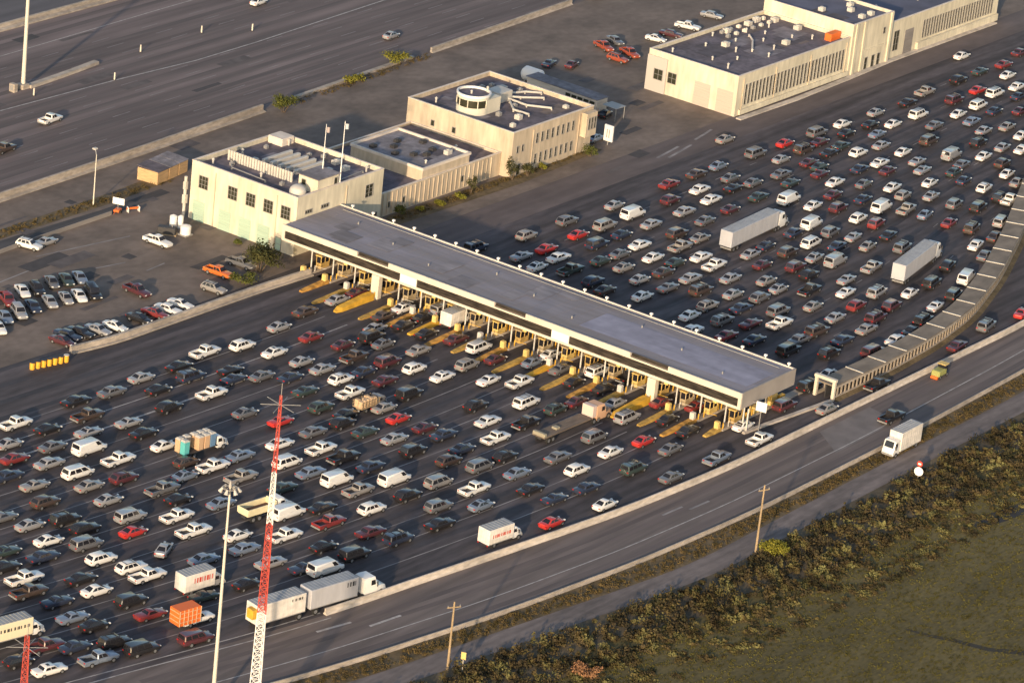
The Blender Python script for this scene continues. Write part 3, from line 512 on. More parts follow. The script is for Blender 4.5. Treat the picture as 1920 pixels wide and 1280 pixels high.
for k, y in enumerate(ISL):
    if k == 0: continue
    nose = {1: -9.6, 2: -10.9, 3: -13.4, 4: -13.4, 16: -13.4, 19: -8}.get(k, -11.5 - rr_.random() * 2)
    nm = ORD[k - 1] + ' from the office building'
    K = thing('toll_island', ('yellow nosed lane island at a thick pillar, ' if k in (4, 16) else 'yellow nosed lane island under the canopy, ') + nm, 'traffic island', (0, y, 0), 0, 'toll lane islands')
    MB().bbox(-3.8, 23, -.75, .75, 0, .28, .1).build('island_kerb', conc, K)
    hh = 1.15 if k in (4, 16) else .6
    wz = .8 if k in (4, 16) else .55
    nz = MB().loft([[(nose, -.35, 0), (nose, .35, 0), (nose, .3, .3), (nose, -.3, .3)], [(nose + 1.2, -wz * .9, 0), (nose + 1.2, wz * .9, 0), (nose + 1.2, wz * .75, hh * .6), (nose + 1.2, -wz * .75, hh * .6)], [(-5.2, -wz, 0), (-5.2, wz, 0), (-5.2, wz * .8, hh), (-5.2, -wz * .8, hh)], [(-3.81, -wz, 0), (-3.81, wz, 0), (-3.81, wz * .8, hh), (-3.81, -wz * .8, hh)]])
    nz.build('yellow_nose', yellow_m if k in (4, 7, 12, 16) else (yellow_w if k % 2 else yellow_o), K)
    if k not in (4, 16):
        MB().bbox(-4.9, -4.1, -.42, .42, hh, hh + 1.15, .1).build('crash_block', cream_y if k % 3 else offw, K)
    MB().bbox(5.6, 7.2, -.5, .5, .28, 1.4, .1).build('toll_machine', cream_y, K)
    MB().box(13.8, 15.2, -.35, .35, .28, 1.1).build('yellow_block', yellow_m, K)
    Bt = thing('toll_booth', 'toll booth with dark windows on the lane island ' + nm, 'toll booth', (.8, y, .28), 0, 'toll booths under the canopy')
    b = MB(); b.bbox(-1.2, 1.2, -.55, .55, 0, .95, .05)
    for ux in (-1.2, -.06, 1.08):
        for uy in (-.55, .45): b.box(ux, ux + .12, uy, uy + .1, .95, 2.2)
    b.build('cabin', (cream_y, booth_g, booth_t)[k % 3], Bt); MB().box(-1.1, 1.1, -.46, .46, .95, 2.2).build('window', glass, Bt); MB().bbox(-1.4, 1.4, -.72, .72, 2.2, 2.36, .04).build('roof', (booth_t, cream_y)[k % 2], Bt)
    for ux, uy in ((-3.4, .45), (-3.4, -.45), (3.2, .5), (3.2, -.5), (5.0, -.5), (8.2, .5), (8.2, -.5)): link('bollard', BOL, K, (ux, uy, .28))
    cb = MB(); cb.box(2.4, 2.6, -.4, .4, .28, 2.9).box(2.35, 2.4, -.45, .45, 2.2, 3.0); cb.build('lane_sign', (yellow_m, offw, dark_m)[(k * 5) % 3], K)
    MB().bbox(10.8, 12.6, -.45, .45, .28, 2.1, .08).build('equipment_cabinet', (booth_t, cream_y)[k % 2], K)
    MB().tube((-1.9, -.5, .28), (-1.9, -.5, 1.3), .09, n=6).tube((-1.9, -.5, 1.2), (-1.9, -2.9, 1.35), .04, n=5).build('gate_arm', offw if k % 2 else yellow_m, K)
    K2 = thing('lane_gantry_light', 'lane signal hanging above the island ' + nm, 'signal', (X0 + .9, y - 2.3, 3.45), 0, 'lane signals under the canopy front')
    MB().bbox(-.12, .12, -.35, .35, 0, .7, .02).build('signal_box', dark_m if k % 2 else cream_y, K2); MB().tube((0, 0, .7), (0, 0, .95), .04).build('hanger', grey_m, K2)
# ---------------------------------------------------------------- slotted walkway right of the canopy
rp_ = smoothline(RAMP, 21.6, 200, 1.2, 5)
W = thing('covered_walkway', 'long low slotted concrete passage curving away right of the canopy, flat brown roof', 'walkway')
HW = 2.3
mroof = MB(); ribs = MB(); postm = MB(); base = MB(); inner = MB(); rail = MB()
inn = offs(rp_, 3.2); mid = offs(rp_, 1.6)
wallrun(mroof, rp_, [(-.1, HW), (-.1, HW + .22), (3.3, HW + .22), (3.3, HW)]); mroof.build('walkway_roof', mat('walk_roof', (.20, .165, .13), .9, var=.2, scale=(.3, .5, 1)), W)
wallrun(base, rp_, [(-.15, 0), (-.15, .55), (.15, .55), (.15, 0)]); wallrun(base, inn, [(-.15, 0), (-.15, .55), (.15, .55), (.15, 0)]); base.build('base_wall', conc, W)
wallrun(inner, mid, [(-.1, 0), (-.1, HW - .05), (.1, HW - .05), (.1, 0)]); inner.build('interior_shade', dark_m, W)  # dark wall added inside so the slots show a shaded interior
wallrun(rail, rp_, [(-.16, HW - .35), (-.16, HW - .003), (.1, HW - .003), (.1, HW - .35)]); rail.build('eave_beam', conc, W)
POSTME = MB().box(-.12, .12, -.13, .13, .55, HW - .36).data('post'); POSTME.materials.append(mat('post_conc', (.27, .23, .19), .85, var=.15, scale=(1, 1, 1)))
for i in range(0, len(rp_) - 1):
    for q in (rp_, inn):
        if i > 98: continue
        if q is inn and i % 2: continue
        x, y = q[i]; me_ = POSTME; o = link('post', me_, W, (x, y, 0))

for i in range(7, len(rp_) - 1, 6):
    a = rp_[i]; b = inn[i]; dx, dy = (rp_[i + 1][0] - a[0]) , (rp_[i + 1][1] - a[1]); L_ = math.hypot(dx, dy); dx /= L_; dy /= L_
    MB().prism([(a[0] + dy * .15, a[1] - dx * .15), (a[0] + dx * .25 + dy * .15, a[1] + dy * .25 - dx * .15), (b[0] + dx * .25 - dy * .1, b[1] + dy * .25 + dx * .1), (b[0] - dy * .1, b[1] + dx * .1)], HW + .22, HW + .34).build('roof_bar', offw, W)
apr = MB(); wallrun(apr, rp_, [(-1.0, 0), (-.95, .06), (-.16, .35), (-.16, 0)]); apr.build('apron', verge_m, W)
fr = MB().box(21.0, 21.5, -50.2, -49.7, 0, 3.3).box(21.0, 21.5, -46.8, -46.3, 0, 3.3).box(20.9, 21.6, -50.3, -46.2, 3.3, 3.8); fr.build('portal', fascia_m, W)
# ---------------------------------------------------------------- poles and masts
def flag(root, z, m):
    v = []; fs = []
    for i in range(7):
        for j in range(3): v.append((.06 + i * .22, .12 * math.sin(i * 1.3) , z - j * .5 - i * .05))
    for i in range(6):
        for j in range(2): a = i * 3 + j; fs.append((a, a + 1, a + 4, a + 3))
    MB().add(v, fs).build('flag', m, root, 60)
K = thing('flagpole', 'taller white flagpole on the office roof cabin, with a small furled flag', 'flagpole', (12.9, 48.55, 6.0)); MB().tube((0, 0, 0), (0, 0, 16.2), .13, .06, 8).build('pole', white_m, K, 40); flag(K, 15.7, white_m)
K = thing('flagpole', 'shorter white flagpole behind the taller one on the office roof', 'flagpole', (11.9, 51.8, 12.75)); MB().tube((0, 0, 0), (0, 0, 8.2), .1, .05, 8).build('pole', white_m, K, 40); flag(K, 7.6, mat('flag_tan', (.55, .45, .42), .8))
K = thing('lamp_pole', 'tall pale freeway lamp pole rising out of the frame at the upper left', 'lamp pole', (28.6, 137.9, 0))
MB().tube((0, 0, 0), (0, 0, 33), .42, .24, 12).build('pole', pole_m, K, 40); MB().bbox(-1, .9, -.9, .9, 0, .9, .1).build('plinth', conc, K)
for s_ in (-1, 1): MB().tube((0, 0, 32.6), (0, s_ * 2.2, 32.9), .08).bbox(-.4, .4, s_ * 2.3 - .4, s_ * 2.3 + .4, 32.7, 33, .05).build('lamp_head', grey_m, K)
K = thing('control_cabinet', 'small cabinet beside the foot of the tall freeway lamp pole', 'cabinet', (25.6, 137.6, 0)); MB().bbox(-.5, .5, -.7, .7, 0, 1.6, .08).build('cabinet_body', conc, K); MB().box(-.53, -.503, -.4, .4, .3, 1.4).build('door', grey_m, K)
K = thing('street_lamp', 'slim pale street lamp on the grass strip left of the office building', 'street lamp', (-8, 86.6, 0)); MB().tube((0, 0, 0), (0, 0, 9.6), .13, .07, 8).tube((0, 0, 9.5), (1.2, 1.4, 9.9), .06).build('pole', pole_m, K, 40); MB().bbox(.9, 1.7, 1.2, 1.9, 9.85, 10.1, .05).build('lamp_head', offw, K)
K = thing('light_mast', 'tall pale high mast with a ring of floodlights, left of the red and white tower', 'light mast', (-136.3, -51.2, 0))
MB().tube((0, 0, 0), (0, 0, 32.6), .30, .13, 12).build('mast', pole_m, K, 40)
rg = MB()
for i in range(16):
    a, b = 2 * math.pi * i / 16, 2 * math.pi * (i + 1) / 16; rg.tube((.95 * math.cos(a), .95 * math.sin(a), 32.4), (.95 * math.cos(b), .95 * math.sin(b), 32.4), .06, n=5)
for i in range(4): a = math.pi * i / 2; rg.tube((0, 0, 32.6), (.95 * math.cos(a), .95 * math.sin(a), 32.4), .05, n=5)
rg.build('lamp_ring', grey_m, K)
for i in range(6):
    a = 2 * math.pi * i / 6 + .3; c, s_ = math.cos(a), math.sin(a)
    MB().tube((.95 * c, .95 * s_, 32.45), (1.3 * c, 1.3 * s_, 31.85), .14, .32, 10).build('floodlight', offw, K, 40)
MB().tube((0, 0, 32.6), (0, 0, 33.4), .3, .1, 8).build('mast_cap', grey_m, K)
def lattice(name, lab, loc, h, w0, w1, bands, arms_z, cat='lattice tower'):
    K = thing(name, lab, cat, loc, R(20)); z = 0; k = 0; corners = [(1, 0), (-.5, .866), (-.5, -.866)]
    segs = []; zc = 0
    while zc < h - .01:
        wd = w0 + (w1 - w0) * min(1, (zc / h)) ; st = max(.9, wd * 1.25); segs.append((zc, min(h, zc + st))); zc += st
    ms = {}
    for a, b in segs:
        bi = sum(1 for z_ in bands if (a + b) / 2 > z_); col = 'r' if bi % 2 else 'w'; m = ms.setdefault((bi, col), MB())
        wa = w0 + (w1 - w0) * a / h; wb = w0 + (w1 - w0) * b / h; r_ = .085 - .045 * a / h
        for i in range(3):
            p = (corners[i][0] * wa, corners[i][1] * wa, a); q = (corners[i][0] * wb, corners[i][1] * wb, b); j = (i + 1) % 3
            p2 = (corners[j][0] * wa, corners[j][1] * wa, a); q2 = (corners[j][0] * wb, corners[j][1] * wb, b)
            m.tube(p, q, r_, n=5); m.tube(p, q2, r_ * .65, n=4); m.tube(p2, q, r_ * .65, n=4); m.tube(q, q2, r_ * .6, n=4)
    rm = mat('tower_red', (.48, .07, .05), .7)
    for (bi, col), m in sorted(ms.items()): m.build('lattice_section', rm if col == 'r' else white_m, K)
    an = MB(); an.tube((0, 0, h - .5), (0, 0, h + 1.6), .05)
    for i in range(3): a = 2 * math.pi * i / 6; an.tube((-2.6 * math.cos(a), -2.6 * math.sin(a), arms_z), (2.6 * math.cos(a), 2.6 * math.sin(a), arms_z + .2), .05, n=5)
    an.build('antenna_arms', grey_m, K)
    MB().prism([(w0 * 1.3 * math.cos(i * math.pi / 3), w0 * 1.3 * math.sin(i * math.pi / 3)) for i in range(6)], 0, .4).build('foundation', conc, K); return K
lattice('radio_tower', 'red and white triangular lattice radio tower rising past the double trailer truck', (-140.4, -61.4, 0), 50.0, 0.98, .17, [19.5, 32.2, 39.2], 48.6)
lattice('radio_tower', 'short red lattice antenna tower cut by the lower left corner of the frame', (-168.7, -46.8, 0), 20.4, .9, .35, [11.0], 18.6)
def wpole(lab, x, y, h, rz):
    K = thing('utility_pole', lab, 'utility pole', (x, y, 0), rz); MB().tube((0, 0, 0), (0, 0, h), .19, .12, 8).build('pole', wood_m, K, 40); MB().box(-.06, .06, -1.0, 1.0, h - .9, h - .75).build('crossarm', wood_m, K)
    for s_ in (-.9, 0, .9): MB().tube((0, s_, h - .75), (0, s_, h - .5), .07, .04, 6).build('insulator', grey_m, K)
wpole('pale wooden utility pole at the edge of the scrub, beside a bright yellow green bush', -39.8, -74.6, 11.9, R(70)); wpole('wooden utility pole at the bottom of the frame, on the verge below the ramp', -103.4, -65.5, 10.4, R(60))
# ---------------------------------------------------------------- vegetation
def leaves(cs, n, size, rs, flat=.55):
    # cs: list of (x,y,z,rx,ry,rz); n leaves per clump. Leaf faces spread through the clump volume, most near its skin.
    cs = np.array(cs, float); N = len(cs); idx = np.repeat(np.arange(N), n); M = len(idx)
    d = rs.normal(size=(M, 3)); d /= np.linalg.norm(d, axis=1)[:, None]; d[:, 2] = np.abs(d[:, 2]) * 1.0 - .25 * (rs.rand(M) < .3)
    r = (rs.rand(M) ** .45)[:, None]; p = cs[idx, :3] + d * r * cs[idx, 3:6]; p[:, 2] = np.maximum(p[:, 2], .03)
    nrm = d + rs.normal(size=(M, 3)) * flat; nrm /= np.linalg.norm(nrm, axis=1)[:, None]
    t = np.cross(nrm, rs.normal(size=(M, 3))); t /= np.linalg.norm(t, axis=1)[:, None]; b = np.cross(nrm, t)
    s = (size * (.6 + .8 * rs.rand(M)))[:, None]
    V = np.stack([p - t * s * .6, p - b * s * .5 + t * s * .1, p + t * s * .7, p + b * s * .45], 1).reshape(-1, 3)
    return V
def quadmesh(name, V, m, parent=None):
    n = len(V) // 4; me = bpy.data.meshes.new(name); me.vertices.add(len(V)); me.vertices.foreach_set('co', V.astype(np.float32).ravel())
    me.loops.add(4 * n); me.loops.foreach_set('vertex_index', np.arange(4 * n, dtype=np.int32)); me.polygons.add(n); me.polygons.foreach_set('loop_start', np.arange(0, 4 * n, 4, dtype=np.int32)); me.polygons.foreach_set('loop_total', np.full(n, 4, dtype=np.int32))
    me.update(calc_edges=True); me.materials.append(m); return link(name, me, parent)
def shrub(name, lab, cat, x, y, r, h, m, seed, group=None, n=10, lv=70, sz=.22):
    K = thing(name, lab, cat, (x, y, 0), 0, group); rs = np.random.RandomState(seed); cs = []
    for i in range(n):
        a = rs.rand() * 6.283; q = r * rs.rand() ** .6 * .75; cs.append((q * math.cos(a), q * math.sin(a), h * (.25 + .45 * rs.rand()), r * (.3 + .25 * rs.rand()), r * (.3 + .25 * rs.rand()), h * (.25 + .2 * rs.rand())))
    quadmesh('foliage' if name == 'bush' else 'crown', leaves(cs, lv, sz, rs), m, K)
    st = MB()
    for i in range(5): c = cs[i]; st.tube((c[0] * .15, c[1] * .15, 0), (c[0] * .8, c[1] * .8, c[2]), .07 if name == 'bush' else .14, .03, 5)
    st.build('stems' if name == 'bush' else 'trunk', bark_m, K); return K
shrub('tree', 'dark green tree beside the canopy and the cream office building', 'tree', -9.2, 47.2, 3.6, 5.6, leaf_d, 5, n=22, lv=110, sz=.3)
shrub('bush', 'low dark bush on the parking lot side of the dark tree', 'bush', -15.6, 45.6, 2.4, 2.2, leaf_g, 6, n=12)
shrub('bush', 'green bush at the end of the freeway wall', 'bush', 58.6, 98.2, 2.8, 4.0, leaf_g, 8, n=16, lv=100)
shrub('bush', 'low yellowish bush in the middle of the freeway hedge gap', 'bush', 83.5, 101.0, 2.6, 1.9, leaf_y, 9, n=12)
shrub('bush', 'spreading bush at the far end of the pale kerb wall', 'bush', 100.5, 103.2, 3.4, 2.6, leaf_y, 10, n=16)
shrub('bush', 'round green bush at the top edge beside the freeway wall end', 'bush', 171.5, 105.8, 3.0, 3.0, leaf_g, 11, n=14)
for i, (x, y, r, h, m, l) in enumerate(((31.5, 48.6, 1.3, 2.6, leaf_g, 'green bush at the left end of the annex wall'), (36.5, 48.0, 1.0, 1.2, leaf_y, 'low yellowish bush along the annex wall, second from the left'), (42, 47.6, 1.2, 1.4, leaf_y, 'low bush along the middle of the annex wall'),
    (47.6, 47.2, 1.3, 1.5, leaf_y, 'yellow green bush just left of the tall dark annex shrub'), (51.6, 47.8, 1.2, 3.6, leaf_d, 'tall dark shrub against the annex wall'), (64.2, 47.6, 1.4, 4.6, leaf_d, 'tall dark shrub at the corner of the lookout building'), (68.2, 46.9, 1.3, 2.6, leaf_d, 'dark bush just right of the lookout corner shrub'), (87.0, 46.0, 1.8, 2.4, leaf_g, 'green bush below the bay at the right end of the lookout building'),
    (73.5, 47.4, .8, 1.2, leaf_y, 'small bush under the lower windows of the lookout building'), (-2.2, 58.0, .7, 1.0, leaf_g, 'small round shrub in front of the green garage doors'))): shrub('bush', l, 'bush', x, y, r, h, m, 20 + i, 'bushes along the buildings', n=9, lv=60, sz=.2)
shrub('bush', 'bright yellow green bush beside the upper wooden utility pole', 'bush', -36.8, -75.8, 2.6, 2.6, leaf_y, 40, n=16, lv=110, sz=.25)
shrub('bush', 'dusty orange brown shrub in the scrub at the bottom edge', 'bush', -90.5, -79.5, 2.4, 1.6, mat('leaf_rust', (.26, .13, .06), .9, var=.3, scale=(.8, .8, .8)), 41, n=14, lv=90)
# scrub belt between the path and the marsh
rs = np.random.RandomState(11); cs = []
pa = np.array(pts)
def band(n, lo, hi, hs, x0=-190, x1=150, pw=1.0, rad=(.35, 1.7)):
    for i in range(n):
        x = x0 + (x1 - x0) * rs.rand(); yb = np.interp(x, pa[:, 0], pa[:, 1]); t = rs.rand() ** pw; y = yb - lo - (hi - lo) * t
        h = hs * (.25 + 1.5 * rs.rand() ** 1.8) * (1 - .45 * t); r = rad[0] + (rad[1] - rad[0]) * rs.rand() ** 1.5; cs.append((x, y, h * .3, r, r, h))
band(2500, 3.2, 15.0, 1.05); band(900, 13, 22, .45)
quadmesh('scrub', leaves(cs, 62, .27, rs), scrub_m)['kind'] = 'stuff'
cs = []; 
for i in range(2200):
    x = -190 + 340 * rs.rand(); y0_ = np.interp(x, [p[0] for p in b2s], [p[1] for p in b2s]) - .9; y1_ = np.interp(x, pa[:, 0], pa[:, 1]) + 2.5
    if y0_ - y1_ < .6: continue
    y = y1_ + (y0_ - y1_) * rs.rand(); cs.append((x, y, .1, .5, .4, .35))
for i in range(260):
    x = -58 + 70 * rs.rand(); cs.append((x, 85.9 + 2.6 * rs.rand() + .01 * x, .1, .5, .4, .35))
for i in range(200):
    x = 30 + 60 * rs.rand(); cs.append((x, 47.2 + 1.8 * rs.rand(), .1, .5, .4, .4))
for i in range(150):
    x = 60 + 50 * rs.rand(); cs.append((x, 99.2 + .04 * (x - 60) + 2.6 * rs.rand(), .1, .6, .5, .4))
quadmesh('verge_grass', leaves(cs, 22, .14, rs), mat('verge_leaf', (.075, .058, .022), .95, col2=(.15, .105, .045), scale=(.6, .6, .6), spec=.1))['kind'] = 'stuff'
cs = []
for i in range(24000):
    x = -130 + 240 * rs.rand(); yb = np.interp(x, pa[:, 0], pa[:, 1]); y = yb - 13 - 70 * rs.rand() ** 1.2; cs.append((x, y, .02, .7, .3, .12))
quadmesh('marsh_grass', leaves(cs, 8, .15, rs, .9), tuft_m)['kind'] = 'stuff'
GROUPS = ['vehicles queueing before the toll canopy', 'vehicles crowding the lanes beyond the toll canopy', 'vehicles at the toll booths', 'parked vehicles', 'vehicles on the freeway', 'vehicles on the ramp']
